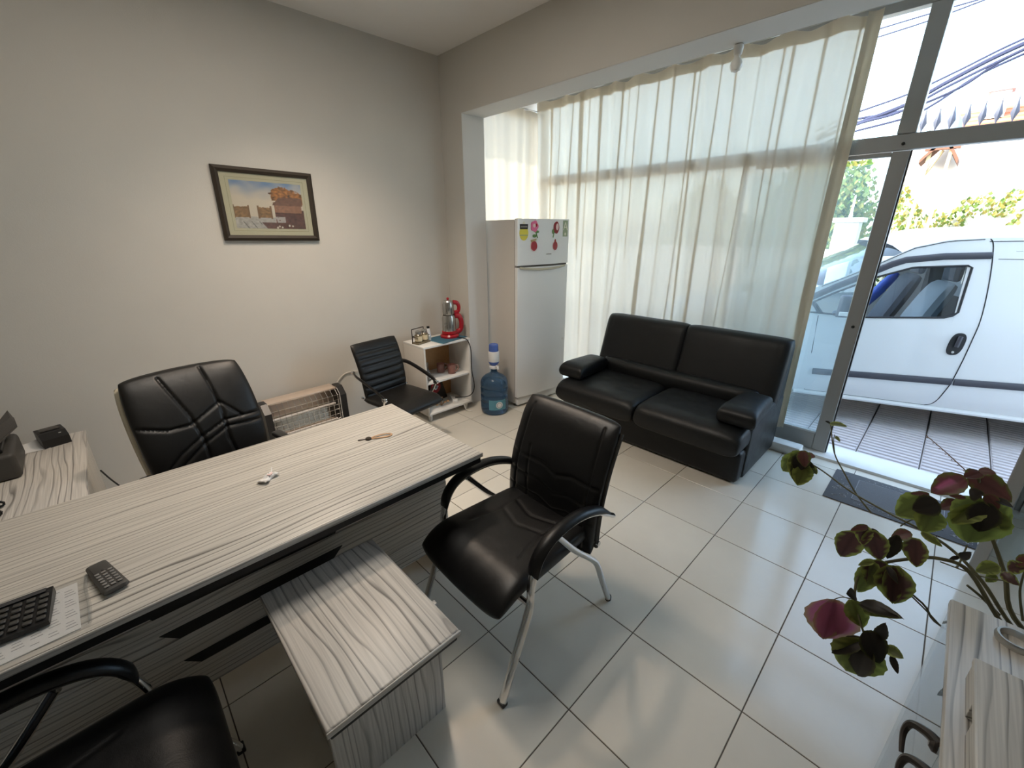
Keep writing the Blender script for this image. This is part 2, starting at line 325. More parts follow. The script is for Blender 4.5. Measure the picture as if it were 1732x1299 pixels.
# ------------------------------------------------------------------ the room
XB, XB2, YJ, YP, ZC, ZB = 2.475, 2.715, 3.13, 3.42, 3.025, 2.567       # beam faces, jamb, picture wall, ceiling, beam soffit
XL, YF, XW = -2.25, -0.75, 3.78                                         # far left wall, wall behind the camera, glazing plane
T0 = 0.45
fl = MB().span((XL, YF, -0.12), (XW-0.06, YP, -0.0025)); floor = st(fl, 'floor', 'grout')
tb = bmesh.new(); bmesh.ops.create_cube(tb, size=1.0)
for v in tb.verts: v.co = V((v.co.x*(T0-0.004), v.co.y*(T0-0.004), v.co.z*0.010-0.005))
bmesh.ops.bevel(tb, geom=[e for e in tb.edges if all(v.co.z > -0.002 for v in e.verts)], offset=0.0012, segments=1, affect='EDGES')
tmesh = bpy.data.meshes.new('tile'); tb.to_mesh(tmesh); tb.free(); tmesh.materials.append(M['tile'])
x0 = 3.1232; y0 = 0.603
edge_tiles = {}
for i in range(-2, 13):
    for j in range(-4, 8):
        xa, xb = x0-T0*i, x0-T0*(i-1); ya, yb = y0+T0*j, y0+T0*(j+1)
        xa2, xb2 = max(xa, XL), min(xb, XW-0.06); ya2, yb2 = max(ya, YF), min(yb, YP)
        if xb2-xa2 < 0.03 or yb2-ya2 < 0.03: continue
        if (xa2, xb2, ya2, yb2) == (xa, xb, ya, yb): me = tmesh
        else:
            key = (round(xb2-xa2, 3), round(yb2-ya2, 3))
            if key not in edge_tiles:
                bb = bmesh.new(); bmesh.ops.create_cube(bb, size=1.0)
                for v in bb.verts: v.co = V((v.co.x*(key[0]-0.004), v.co.y*(key[1]-0.004), v.co.z*0.010-0.005))
                mm = bpy.data.meshes.new('tile'); bb.to_mesh(mm); bb.free(); mm.materials.append(M['tile']); edge_tiles[key] = mm
            me = edge_tiles[key]
        o = bpy.data.objects.new('tile', me); C.objects.link(o); o.parent = floor; o.location = ((xa2+xb2)/2, (ya2+yb2)/2, 0.0)

st(MB().span((XL-0.2, YF-0.2, ZC), (3.95, YP+0.2, ZC+0.2)), 'ceiling', 'ceiling')
st(MB().span((XL-0.2, YP, -0.12), (XB2, YP+0.2, ZC)), 'wall_back', 'wall')
st(MB().span((XL-0.2, YF-0.2, -0.12), (XL, YP, ZC)), 'wall_left', 'wall')
st(MB().span((XL, YF-0.2, -0.12), (3.95, YF, ZC)), 'wall_front', 'wall')
pil = MB(); pil.cur = 0
# pillar and beam: the room-side faces wear the wall colour, reveal and soffit are white
pil.span((XB+0.004, YJ+0.004, 0), (XB2, YP, ZC)).span((XB+0.004, YF, ZB+0.004), (XB2, YJ+0.004, ZC)); pil.cur = 1
pil.span((XB, YJ+0.006, 0), (XB+0.004, YP, ZC)).span((XB, YF, ZB+0.006), (XB+0.004, YJ+0.006, ZC))
wall_right = st(pil, 'wall_right', ['wall_white', 'wall'], smooth=0)
# street front of the building above and beside the glazing, and the storey above
fr = MB().span((XW-0.03, YF, 2.93), (3.95, YP+0.2, ZC)).span((XW-0.03, YF-0.2, -0.12), (3.95, -0.64, ZC))
st(fr, 'wall_street', 'wall_white', smooth=0)
st(MB().span((XB2, YP+0.12, 2.83), (3.95, YP+0.2, ZC)).span((XB2, YP+0.08, -0.12), (3.95, YP+0.2, 0.14)), 'wall_side', 'wall_white', smooth=0)
st(MB().span((XL-0.2, YF-0.2, ZC+0.2), (3.95, YP+0.75, 6.3)).span((XL-0.2, YF-9, -0.2), (3.95, YF-0.2, 6.3)), 'wall_upper', 'plaster_out', smooth=0)
st(MB().span((XW-0.09, YF, -0.12), (3.98, YP+0.1, 0.022), 0.008), 'trim_1', 'marble', label='pale marble threshold under the glazing')
st(MB().span((XW-0.20, 0.50, 0.0), (XW-0.085, YP, 0.075), 0.012), 'trim_2', 'wall_white', label='white plinth below the curtain')

# glazing: window behind the curtain and over the door
W1 = bpy.data.objects.new('window_1', None); C.objects.link(W1); W1['kind'] = 'structure'; W1['label'] = 'grey aluminium shopfront glazing with transom rail'
YD = 0.37
def bar(name, a, b, parent, r=0.004): return MB().span(a, b, r, 1).build(name, 'alu', parent)
xa, xb = XW-0.02, XW+0.05
bar('transom_rail', (xa, -0.64, 2.125), (xb, YP, 2.215), W1); bar('head_rail', (xa, -0.64, 2.865), (xb, YP, 2.93), W1)
bar('mullion', (xa-0.006, YD, 2.215), (xb, YD+0.09, 2.865), W1); bar('mullion', (xa, YP-0.06, 0.022), (xb, YP, 2.865), W1)
bar('jamb_rail', (xa, -0.64, 0.022), (xb, -0.57, 2.865), W1); bar('sill_rail', (xa, 1.33, 0.022), (xb, YP, 0.10), W1)
for (a, b) in (((-0.57, 2.215), (YD, 2.865)), ((YD+0.09, 2.215), (YP-0.06, 2.865)), ((1.332, 0.10), (YP-0.06, 2.125))):
    MB().span((XW+0.012, a[0], a[1]), (XW+0.018, b[0], b[1])).build('pane', 'glass_clear', W1)
MB().lathe([(0.009, 0), (0.009, 0.004), (0.004, 0.006)], 12, (xa-0.006, YD+0.045, 2.16), V((-1, 0, 0))).build('screw', 'black', W1)
# side window behind the fridge
W2 = bpy.data.objects.new('window_2', None); C.objects.link(W2); W2['kind'] = 'structure'; W2['label'] = 'side window behind the fridge and curtain'
ys = YP+0.10
bar('head_rail', (XB2, ys, 2.77), (3.80, ys+0.05, 2.83), W2); bar('sill_rail', (XB2, ys, 0.14), (3.80, ys+0.05, 0.20), W2); bar('mullion', (3.72, ys, 0.20), (3.78, ys+0.05, 2.77), W2)
MB().span((XB2, ys+0.02, 0.20), (3.72, ys+0.026, 2.77)).build('pane', 'glass_clear', W2)
# closed left door leaf
def leaf(name, y0_, y1_, label, lock):
    o = bpy.data.objects.new(name, None); C.objects.link(o); o['kind'] = 'structure'; o['label'] = label
    h0, h1 = 0.03, 2.12
    bar('stile', (-0.02, y0_, h0), (0.03, y0_+0.088, h1), o); bar('stile', (-0.02, y1_-0.03, h0), (0.03, y1_, h1), o)
    bar('bottom_rail', (-0.018, y0_+0.088, h0), (0.028, y1_-0.088, h0+0.14), o); bar('top_rail', (-0.018, y0_+0.088, h1-0.025), (0.028, y1_-0.088, h1), o)
    MB().span((0.002, y0_+0.08, h0+0.13), (0.008, y1_-0.08, h1-0.06)).build('pane', 'glass_leaf', o)
    MB().span((-0.026, y0_+0.088, h0+0.135), (-0.016, y1_-0.088, h0+0.150), 0.003, 1).build('glazing_bead', 'steel', o)
    MB().span((-0.012, y0_-0.008, h0), (0.022, y0_+0.001, h1)).build('gasket', 'black', o)
    if lock:
        MB().lathe([(0.010, 0), (0.010, 0.004), (0.006, 0.005), (0.006, 0.001), (0.0, 0.001)], 16, (-0.02, y0_+0.04, lock), V((-1, 0, 0))).build('lock_cylinder', 'black', o)
    return o
d1 = leaf('door_1', YD, 1.325, 'closed left aluminium door leaf with keyhole', 1.02); d1.location = (XW, 0, 0)
d2 = leaf('door_2', 0.0, 0.92, 'open right aluminium door leaf swung into the room', None)
d2.location = (XW-0.03, -0.585, 0); d2.rotation_euler = (0, 0, R(81)); 
hb = MB(); hb.tube(spline([(-0.02, 0.85, 1.0), (-0.07, 0.85, 1.0), (-0.075, 0.83, 1.0), (-0.075, 0.72, 0.99)], 5), 0.011, 10).build('handle', 'steel', d2)

# ------------------------------------------------------------------ curtains
def fold(t, k, ph):
    return 0.55*sin(t*k+ph+1.5*sin(t*k*0.31+ph))+0.16*sin(t*k*1.9+1.7*ph)+0.3*sin(t*k*0.43+0.6*ph)
ct = thing('curtain', 'long cream sheer curtain hanging across the shopfront behind the sofa', 'curtain', (XW-0.078, 0, 0))
def cfn(a, b):
    y = 0.712+a*(3.41-0.712); z = 2.885-b*(2.885-0.16)
    A = 0.034+0.012*min(1, b*2)
    return V((A*fold(y, 25+0.5*sin(b*2.0), 0.4+0.9*b+0.9*sin(y*1.9))+0.008*mnoise.noise(V((y*3, z*2, 0))), y+0.025*sin(b*3.0+y*2.2)*b, z+(0.012*sin(y*23) if b < 0.02 else 0)+(0.012*sin(y*5) if b > 0.98 else 0)))
MB().grid(620, 40, cfn).build('panel', 'curtain', ct, 180)
def hfn(a, b):
    z = 2.89-b*(2.89-0.16); return V((0.022*sin(a*3.2)+0.006*sin(b*9), 0.665+0.075*a+0.012*b*sin(3*b), z))
hm = MB().grid(6, 40, hfn); hm.grid(6, 40, lambda a, b: hfn(a, b)+V((0.004, 0, 0))); hm.build('hem', 'curtain_hem', ct, 180)
rp = random.Random(3)
for k in range(20):
    yc = 0.80+2.55*(k+rp.uniform(-0.4, 0.4))/20; wd = rp.uniform(0.010, 0.036); sl = rp.uniform(-0.05, 0.05); ph = rp.uniform(0, 6); bot = rp.choice((0.55, 0.8, 1.0, 1.0))
    def pfn(a, b, yc=yc, wd=wd, sl=sl, ph=ph, bot=bot):
        b2 = b*bot; y = yc+sl*b2+0.012*sin(4*b2+ph)+(a-0.5)*wd*(0.75+0.5*sin(2.5*b2+ph))*(1-b**6*0.8); q = cfn(min(1, max(0, (y-0.712)/(3.41-0.712))), b2)
        return V((q.x+0.006+0.008*sin(pi*a), q.y, q.z))
    MB().grid(4, 30, pfn).build('pleat', 'curtain', ct, 180)
MB().grid(300, 3, lambda a, b: cfn(a, b*0.028)+V((0.004, 0, 0.004))).build('heading_tape', 'curtain_hem', ct, 180)
MB().tube([(0.0, 0.5, 2.90), (0.0, 1.9, 2.896), (0.0, YP-0.02, 2.90)], 0.004, 6).build('curtain_wire', 'steel', ct)
c2 = thing('curtain', 'short cream sheer curtain on the side window behind the fridge', 'curtain', (0, YP-0.03, 0))
def c2fn(a, b):
    x = XB2+0.03+a*(3.69-XB2-0.03); z = 2.80-b*(2.80-0.30)
    return V((x, 0.022*fold(x, 34, 1.1)+0.006*sin(z*4+x*9), z))
MB().grid(160, 24, c2fn).build('panel', 'curtain_side', c2, 180)
MB().tube([(XB2, 0, 2.81), (3.68, 0, 2.81)], 0.004, 6).build('curtain_wire', 'steel', c2)

# lamp bulb on the soffit
bl = thing('lamp_bulb', 'unlit bare bulb in a white holder under the beam', 'bulb', (2.69, 1.07, ZB))
MB().lathe([(0.022, 0), (0.024, -0.012), (0.020, -0.04), (0.016, -0.045)], 16).build('holder', 'white', bl)
MB().lathe([(0.013, -0.043), (0.016, -0.055), (0.028, -0.075), (0.030, -0.092), (0.022, -0.112), (0.0, -0.121)], 18).build('bulb_glass', 'bulb', bl)

# recessed warm downlight in the ceiling above the desk (outside the frame)
dl = thing('ceiling_downlight', 'round recessed ceiling downlight above the desk', 'light', (1.15, 2.40, ZC))
MB().lathe([(0.055, -0.004), (0.075, -0.010), (0.085, -0.004), (0.085, 0.0), (0.055, 0.0), (0.055, -0.004)], 24).build('trim_ring', 'white', dl)
MB().lathe([(0.0, -0.003), (0.054, -0.003)], 24).build('lens', 'lamp_lens', dl)
ld = bpy.data.lights.new('downlight_beam', 'SPOT'); lo = bpy.data.objects.new('downlight_beam', ld); C.objects.link(lo); lo.parent = dl; lo.location = (0, 0, -0.02)
ld.energy = 92; ld.color = (1.0, 0.81, 0.64); lo.rotation_euler = (R(3), 0, 0); ld.spot_size = R(112); ld.spot_blend = 1.0; ld.shadow_soft_size = 0.14

tl_ = thing('ceiling_fill_panel', 'added ceiling fill panel out of view over the desk', 'light', (0.70, 1.80, ZC))  # unseen panel lamp, added as soft fill to brighten walls and floor
MB().span((-0.6, -0.3, -0.03), (0.6, 0.3, 0), 0.004).build('fill_housing', 'white', tl_)
MB().span((-0.57, -0.27, -0.033), (0.57, 0.27, -0.029)).build('fill_diffuser', 'lamp_lens', tl_)
ad = bpy.data.lights.new('fill_glow', 'AREA'); ao = bpy.data.objects.new('fill_glow', ad); C.objects.link(ao); ao.parent = tl_; ao.location = (0, 0, -0.04)
ad.shape = 'RECTANGLE'; ad.size = 1.14; ad.size_y = 0.54; ad.energy = 9; ad.color = (1.0, 0.96, 0.88)

# ------------------------------------------------------------------ desk
DZ = 0.75
dk = thing('desk', 'long pale zebra-grain office desk with black slots in its front', 'desk', (0, 0, 0))
MB().span((-1.02, 1.262, DZ-0.022), (1.035, 2.045, DZ), 0.004).build('desktop', 'wood_x', dk)
MB().span((-1.015, 1.255, DZ-0.021), (1.04, 1.2625, DZ-0.001), 0.002, 1).build('edge_band', 'wood_grey_x', dk)
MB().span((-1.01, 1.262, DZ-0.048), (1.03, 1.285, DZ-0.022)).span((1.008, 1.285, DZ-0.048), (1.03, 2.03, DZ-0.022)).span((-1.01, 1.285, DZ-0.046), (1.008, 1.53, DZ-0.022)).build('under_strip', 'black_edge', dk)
YQ = 1.5
# front panel of horizontal boards with black slot inserts between them
def slot(x0, x1, z0, z1, sl):
    poly = [(x0, z1), (x1+sl, z1), (x1, z0), (x0+sl, z0)]
    return MB().prism(poly, lambda a, b: V((a, YQ-0.003, b)), lambda a, b: V((a, YQ+0.004, b))).build('slot_insert', 'black_edge', dk)
for z0, z1 in ((0.145, 0.262), (0.2645, 0.398), (0.4005, 0.512), (0.5145, DZ-0.022)):
    MB().span((-0.98, YQ, z0), (1.0, YQ+0.018, z1), 0.0015, 1).build('front_board', 'wood_x', dk)
slot(-0.16, 0.45, 0.513, 0.570, 0.03); slot(-0.13, 0.425, 0.398, 0.442, 0.045); slot(-0.095, 0.40, 0.262, 0.302, 0.04)
for xx in (-0.96, 0.955):
    MB().span((xx, YQ+0.018, 0.0), (xx+0.025, 2.0, DZ-0.022), 0.002, 1).build('end_panel', 'wood_z', dk)
# low return beside the desk
rz_ = 0.60
rd = thing('side_return', 'low zebra-grain side return carrying the printer at the wall', 'side table', (0, 0, 0))
MB().span((-1.30, 2.12, rz_-0.02), (-0.246, 3.26, rz_), 0.003).build('top', 'wood_bold_y', rd)
MB().span((-0.275, 2.16, 0), (-0.252, 3.22, rz_-0.02), 0.002).build('side_panel', 'wood_z', rd); MB().span((-1.28, 2.16, 0), (-1.255, 3.22, rz_-0.02), 0.002).build('side_panel', 'wood_z', rd)
MB().span((-1.255, 3.19, 0.08), (-0.275, 3.21, rz_-0.02), 0.002).build('back_panel', 'wood_x', rd)
# low coffee table in front of the desk
SZ = 0.55
sdt = thing('coffee_table', 'small low zebra-grain table pushed against the desk front', 'table', (0, 0, 0))
MB().span((0.133, 0.772, SZ-0.020), (0.527, 1.325, SZ), 0.006, 3).build('tabletop', 'wood_bold_y', sdt)
MB().span((0.131, 0.766, SZ-0.019), (0.529, 0.7725, SZ-0.002), 0.002, 1).build('edge_band', 'wood_grey_x', sdt)
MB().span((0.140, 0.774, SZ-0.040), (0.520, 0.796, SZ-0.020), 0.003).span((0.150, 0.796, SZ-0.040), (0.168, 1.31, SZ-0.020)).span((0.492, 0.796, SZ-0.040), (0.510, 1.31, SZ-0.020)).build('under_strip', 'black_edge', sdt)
MB().span((0.165, 0.928, 0.0), (0.553, 0.946, SZ-0.040), 0.002).build('front_panel', 'wood_bold_z', sdt)
for xx in (0.19, 0.475): MB().span((xx, 0.946, 0.0), (xx+0.018, 1.28, SZ-0.02), 0.002).build('side_panel', 'wood_z', sdt)

# ------------------------------------------------------------------ guest armchairs
def guest_chair():
    t = thing('visitor_chair', '', 'chair')
    prof = spline([(-0.345, 0.012), (-0.27, 0.20), (-0.205, 0.37), (-0.200, 0.46), (-0.165, 0.56), (-0.085, 0.612), (0.05, 0.622), (0.18, 0.585), (0.30, 0.512)], 6)
    rear = spline([(-0.06, 0.605), (0.05, 0.475), (0.16, 0.365), (0.205, 0.315), (0.235, 0.26), (0.29, 0.125), (0.34, 0.012)], 5)
    for sx in (1, -1):
        x = 0.275*sx
        fr_ = MB().tube([(x, p.x, p.y) for p in prof], 0.011, 10, ry=0.018, up=(0, 1, 0))
        lg = fr_.build('arm_frame', 'chrome', t)
        MB().box((x, -0.345, 0.009), (0.036, 0.026, 0.018), 0.004).build('foot_cap', 'black', lg)
        rl = MB().tube([(x-0.004*sx, p.x, p.y) for p in rear], 0.014, 10).build('rear_leg', 'chrome', t)
        MB().lathe([(0.0145, 0), (0.0145, 0.02), (0.012, 0.024)], 12, (x-0.004*sx, 0.343, 0.0)).build('foot_cap', 'black', rl)
        pad = prof[20:46]
        nv = len(pad); pm = MB()
        rads = [0.017*min(1, 0.35+min(i, nv-1-i)*0.35) for i in range(nv)]
        pm.tube([(x, p.x - 0.0*sx, p.y+0.014) for p in pad], rads, 12, ry=0.027, up=(0, 1, 0)); pm.build('arm_pad', 'leather', t)
        # bracket joining arm and back, seat rail tube
        MB().tube([(x, 0.22, 0.405), (x*0.86, 0.22, 0.40)], 0.010, 8).build('bracket', 'chrome', t)
    MB().tube([(-0.27, 0.16, 0.372), (0.27, 0.16, 0.372)], 0.011, 8).build('cross_rail', 'chrome', t)
    MB().tube([(-0.27, -0.20, 0.372), (0.27, -0.20, 0.372)], 0.011, 8).build('cross_rail', 'chrome', t)
    # seat: waterfall front
    def smap(x, y, h):
        f = max(0, (-y-0.14)/0.15); wv = 1.0+0.06*(-y)/0.3
        return V((x*wv, y-0.05, 0.425+h-0.055*f*f+0.02*(abs(x)/0.24)**2))
    def sdisp(u, v):
        d = 0.012*(1-u*u)*(1-v*v)
        for pl in ([(-0.62, 0.95), (-0.50, 0.2), (-0.62, -0.3)], [(0.62, 0.95), (0.50, 0.2), (0.62, -0.3)], [(-0.5, 0.25), (0, 0.12), (0.5, 0.25)], [(-0.5, 0.55), (0, 0.42), (0.5, 0.55)]): d += groove(polyd(u, v, pl), 0.025, 0.003)
        return d
    MB().slab(0.49, 0.58, 0.085, smap, sdisp, 90, 90).build('seat', 'leather', t, 60)
    def bmap(x, y, h):
        z = 0.628+y; s_ = (z-0.38)/0.55
        yy = 0.215+0.15*s_-0.045*sin(pi*min(1, max(0, s_)))-0.018*(1-(x/0.25)**2)*0-0.012*(abs(x)/0.25)**2
        wv = 1.0-0.03*abs(s_-0.5)
        return V((x*wv, yy-h, z))
    Z = lambda v0: [(-0.95, v0+0.02), (-0.62, v0), (-0.2, v0+0.02), (0.12, v0-0.07), (0.45, v0+0.02), (0.78, v0), (0.95, v0)]
    def bdisp(u, v):
        d = 0.014*(1-u*u)*(1-v*v)+(0.010*exp(-((v-0.8)/0.2)**2))
        for v0 in (0.12, -0.17, -0.45): d += groove(polyd(u, v, Z(v0)), 0.020, 0.0055)
        for sx in (1, -1): d += groove(polyd(u, v, [(sx*0.78, 0.9), (sx*0.80, -0.9)]), 0.022, 0.006)
        d += groove(polyd(u, v, [(-0.55, 0.3), (-0.45, -0.7)]), 0.02, 0.004)
        return d
    MB().slab(0.525, 0.585, 0.062, bmap, bdisp, 110, 110).build('backrest', 'leather', t, 60)
    for sx in (1, -1):
        MB().tube([bmap(0.258*sx, yy/20*0.5-0.25, -0.02)+V((0.004*sx, 0, 0)) for yy in range(21)], 0.010, 8).build('edge_piping', 'grey_plastic', t)
    return t
g1 = guest_chair(); g1.location = (1.06, 1.058, 0); g1.rotation_euler = (0, 0, R(-91))
g1['label'] = 'black leather visitor chair with chrome legs in the middle of the room'; g1['group'] = 'visitor chairs at the desk'
g2 = copy_tree(g1); g2.location = (-0.375, 1.03, 0); g2.rotation_euler = (0, 0, R(90))
g2['label'] = 'black visitor chair cut off at the bottom left, seen from above'

# ------------------------------------------------------------------ star base shared by the swivel chairs
def star_base(t, rad, hub_z, mtl):
    MB().lathe([(0.026, 0.06), (0.030, 0.11), (0.022, 0.12), (0.022, 0.20), (0.016, 0.21), (0.016, hub_z)], 16).build('gas_lift', 'black', t)
    for k in range(5):
        a = 2*pi*k/5+0.3; d = V((cos(a), sin(a), 0))
        lg = MB().tube([d*0.02+V((0, 0, 0.10)), d*rad*0.6+V((0, 0, 0.088)), d*rad+V((0, 0, 0.068))], [0.022, 0.018, 0.013], 8).build('base_leg', mtl, t)
        q = V((-d.y, d.x, 0)); cs = MB()
        for s_ in (-1, 1): cs.lathe([(0.0, -0.008), (0.024, -0.008), (0.026, 0), (0.024, 0.008), (0.0, 0.008)], 16, d*rad+q*0.013*s_+V((0, 0, 0.026)), q)
        cs.tube([d*rad+V((0, 0, 0.026)), d*rad+V((0, 0, 0.066))], 0.006, 6); cs.build('caster', 'black', lg)

# executive chair behind the desk
ex = thing('office_chair', 'tall black leather executive chair with pale back edge behind the desk', 'chair', (0.25, 2.275, 0), R(9))
star_base(ex, 0.30, 0.40, 'black')
def emap(x, y, h):
    z = 0.735+y; s_ = (z-0.47)/0.53; wv = 0.93+0.07*sin(pi*min(1, max(0, s_*0.9)))
    return V((x*wv, 0.17+0.17*s_-0.035*sin(pi*min(1, max(0, s_)))-h+0.02*(x/0.25)**2*-1, z+0.01*(1-(x/0.27)**2)))
def edisp(u, v):
    d = 0.018*(1-u*u)*(1-v*v)
    for pl in ([(-0.42, 0.92), (-0.18, 0.25), (-0.10, -0.2), (-0.12, -0.95)], [(0.30, 0.95), (0.34, 0.2), (0.30, -0.3), (0.42, -0.95)],
               [(-0.95, 0.28), (-0.55, 0.12), (-0.2, 0.10), (0.34, 0.34)], [(-0.92, -0.62), (-0.5, -0.32), (-0.12, -0.14), (0.32, 0.02), (0.95, 0.02)], [(-0.92, -0.82), (-0.5, -0.5), (-0.12, -0.28), (0.32, -0.10), (0.95, -0.12)], [(0.38, 0.32), (0.62, 0.04)]):
        d += groove(polyd(u, v, pl), 0.026, 0.010)
    return d
MB().slab(0.53, 0.56, 0.085, emap, edisp, 110, 110).build('backrest', 'leather_worn', ex, 60)
MB().slab(0.53, 0.54, 0.07, lambda x, y, h: emap(x-0.012, y-0.022, h-0.058), None, 24, 24).build('back_shell', 'beige', ex, 60)
MB().slab(0.52, 0.50, 0.10, lambda x, y, h: V((x, y-0.04, 0.47+h)), lambda u, v: 0.012*(1-u*u)*(1-v*v), 24, 24).build('seat', 'leather_worn', ex, 60)
for sx in (1, -1):
    ar = MB().tube(spline([(0.25*sx, 0.10, 0.45), (0.30*sx, 0.12, 0.52), (0.30*sx, 0.10, 0.585), (0.29*sx, -0.14, 0.595), (0.28*sx, -0.20, 0.53), (0.25*sx, -0.16, 0.45)], 6), 0.015, 8).build('arm_frame', 'chrome', ex)
    MB().box((0.29*sx, -0.01, 0.61), (0.055, 0.25, 0.03), 0.013, 3).build('arm_pad', 'black', ex)
MB().box((0, 0.19, 0.47), (0.09, 0.05, 0.16), 0.01).build('back_bracket', 'black', ex)

# small swivel chair by the shelf
sc_ = thing('swivel_chair', 'low ribbed black swivel chair with chrome arm ends beside the shelf', 'chair', (1.50, 2.83, 0), R(9))
star_base(sc_, 0.27, 0.38, 'chrome')
def mmap(x, y, h):
    z = 0.645+y; s_ = (z-0.43)/0.42
    return V((x*(0.97+0.05*s_), 0.15+0.10*s_*s_-h, z))
def rib(u, v): return 0.004*(1-u*u)+sum(groove(abs(v-k), 0.035, 0.008) for k in (-0.8, -0.55, -0.3, -0.05, 0.2, 0.45, 0.68) if True) * (1 if abs(u) < 0.9 else 0.3)
MB().slab(0.415, 0.43, 0.045, mmap, rib, 24, 60).build('backrest', 'leather_worn', sc_, 60)
MB().slab(0.43, 0.46, 0.055, lambda x, y, h: V((x, y-0.06, 0.435+h-0.03*max(0, (-y-0.12)/0.11)**2)), lambda u, v: 0.005*(1-u*u), 20, 24).build('seat', 'leather_worn', sc_, 60)
for sx in (1, -1):
    pa = spline([(0.215*sx, 0.235, 0.645), (0.245*sx, 0.16, 0.635), (0.250*sx, 0.02, 0.60), (0.250*sx, -0.12, 0.555), (0.248*sx, -0.16, 0.53)], 6)
    MB().tube(pa, 0.007, 8, ry=0.016, up=(0, 1, 0)).build('arm_strap', 'black', sc_)
    MB().box((0.249*sx, -0.165, 0.525), (0.022, 0.045, 0.03), 0.005).build('arm_bracket', 'chrome', sc_)
    MB().tube([(0.249*sx, -0.165, 0.52), (0.235*sx, -0.12, 0.43), (0.20*sx, -0.08, 0.405)], 0.009, 8).build('arm_post', 'chrome', sc_)
    MB().box((0.218*sx, 0.245, 0.645), (0.018, 0.035, 0.022), 0.004).build('arm_bracket', 'chrome', sc_)
    MB().box((0.212*sx, 0.165, 0.455), (0.014, 0.02, 0.02), 0.003).build('frame_cap', 'chrome', sc_)

# ------------------------------------------------------------------ sofa  (local: front = -y, world -X)
sf = thing('sofa', 'black leather two-seat sofa in front of the curtain', 'sofa', (3.22, 1.475, 0), R(-90))
HW = 0.785
MB().span((-HW+0.012, -0.395, 0.012), (HW-0.012, 0.38, 0.25), 0.03, 3).build('base', 'leather_sofa', sf, 50)
for sx in (1, -1):
    MB().span((sx*(HW-0.10), -0.30, 0.02), (sx*HW, 0.40, 0.47), 0.02, 3).build('side_panel', 'leather_sofa', sf, 50)
    xm = sx*(HW-0.09)
    def amap(x, y, h, xm=xm, sx=sx):
        f = max(0, (-y-0.12)/0.12)
        return V((xm+x*(1.0+0.12*(-y)/0.2), y-0.17, 0.495+h-0.02*f*f))
    MB().slab(0.225, 0.47, 0.115, amap, lambda u, v: 0.012*(1-u*u)*(1-v*v), 36, 44, p=10).build('arm_pad', 'leather_sofa', sf, 60)
for k in (0, 1):
    xc = (-0.389, 0.389)[k]
    def cm(x, y, h, xc=xc):
        f = max(0, (-y-0.18)/0.14); return V((xc+x, y-0.175, 0.338+h-0.03*f*f))
    MB().slab(0.785, 0.66, 0.175, cm, lambda u, v: 0.010*(1-u*u)*(1-v*v)+groove(abs(abs(u)-0.92), 0.015, 0.003)+0.004*mnoise.noise(V((u*4, v*4, k))), 60, 60, p=12).build('seat_cushion', 'leather_sofa', sf, 60)
    def bk(x, y, h, xc=xc):
        z = 0.645+y; s_ = (z-0.40)/0.5
        return V((xc*1.0+x, 0.195+0.155*s_-h, z))
    MB().slab(0.80, 0.53, 0.15, bk, lambda u, v: 0.006*(1-u*u)*(1-v*v)+groove(abs(u-(0.82 if k else -0.82)), 0.012, 0.003)*(1 if v > 0.6 else 0.3), 50, 50, p=14).build('back_cushion', 'leather_sofa', sf, 60)
MB().slab(1.36, 0.17, 0.13, lambda x, y, h: V((x, 0.125-h*0.9+0.04*y, 0.455+y)), lambda u, v: 0.02*(1-v*v), 40, 14, p=4).build('lumbar_roll', 'leather_sofa', sf, 60)
MB().prism([(-0.0, 0.02), (0.40, 0.02), (0.42, 0.86), (0.33, 0.88), (0.20, 0.30)], lambda a, b: V((-HW+0.01, a, b)), lambda a, b: V((HW-0.01, a, b))).build('back_frame', 'leather_sofa', sf, 30)
MB().span((HW-0.003, -0.315, 0.06), (HW+0.002, -0.308, 0.20)).build('side_slit', 'black_edge', sf)
for sx in (1, -1):
    for yy in (-0.33, 0.33): MB().lathe([(0.02, 0.0), (0.022, 0.014)], 12, (sx*(HW-0.08), yy, 0)).build('foot', 'black', sf)

# ------------------------------------------------------------------ fridge
fg = thing('fridge', 'tall white two-door fridge with magnets on the freezer door', 'fridge', (2.722, 2.715, 0), R(-4.5))
FW, FD, FH = 0.645, 0.60, 1.765
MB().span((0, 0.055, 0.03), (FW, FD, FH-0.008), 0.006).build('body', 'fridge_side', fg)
MB().span((0.0, 0.0495, 0.10), (FW, 0.056, FH-0.02)).build('gasket', 'gasket', fg)
def door(z0, z1, name):
    d = MB()
    def f(a, b): return V((a*FW, 0.012-0.024*(1-(2*a-1)**2)+0.0, z0+b*(z1-z0)))
    n = 14
    poly = [(k/n*FW, 0.014-0.020*(1-(2*k/n-1)**2)) for k in range(n+1)]+[(FW, 0.05), (0, 0.05)]
    d.prism(poly, lambda a, b: V((a, b, z0)), lambda a, b: V((a, b, z1)))
    return d.build(name, 'fridge_white', fg, 25)
fz = door(1.372, FH, 'freezer_door'); fd = door(0.105, 1.355, 'fridge_door')
MB().tube(spline([(0.02, 0.004, 1.352), (0.2, -0.012, 1.333), (0.42, -0.014, 1.333), (0.60, 0.004, 1.350)], 6), 0.010, 8, ry=0.006).build('handle_lip', 'beige', fd)
MB().span((0.0, 0.03, 1.3555), (FW, 0.052, 1.3715)).build('handle_recess', 'gasket', fg)
MB().span((0.01, 0.02, 0.02), (FW-0.01, 0.055, 0.10), 0.006).build('kick_plate', 'fridge_white', fg)
MB().span((0.0, 0.016, 0.0995), (FW, 0.05, 0.1045)).build('door_gap', 'gasket', fg)
for xx in (0.03, FW-0.03): MB().lathe([(0.018, 0), (0.018, 0.03)], 12, (xx, 0.08, 0)).build('foot', 'black', fg)
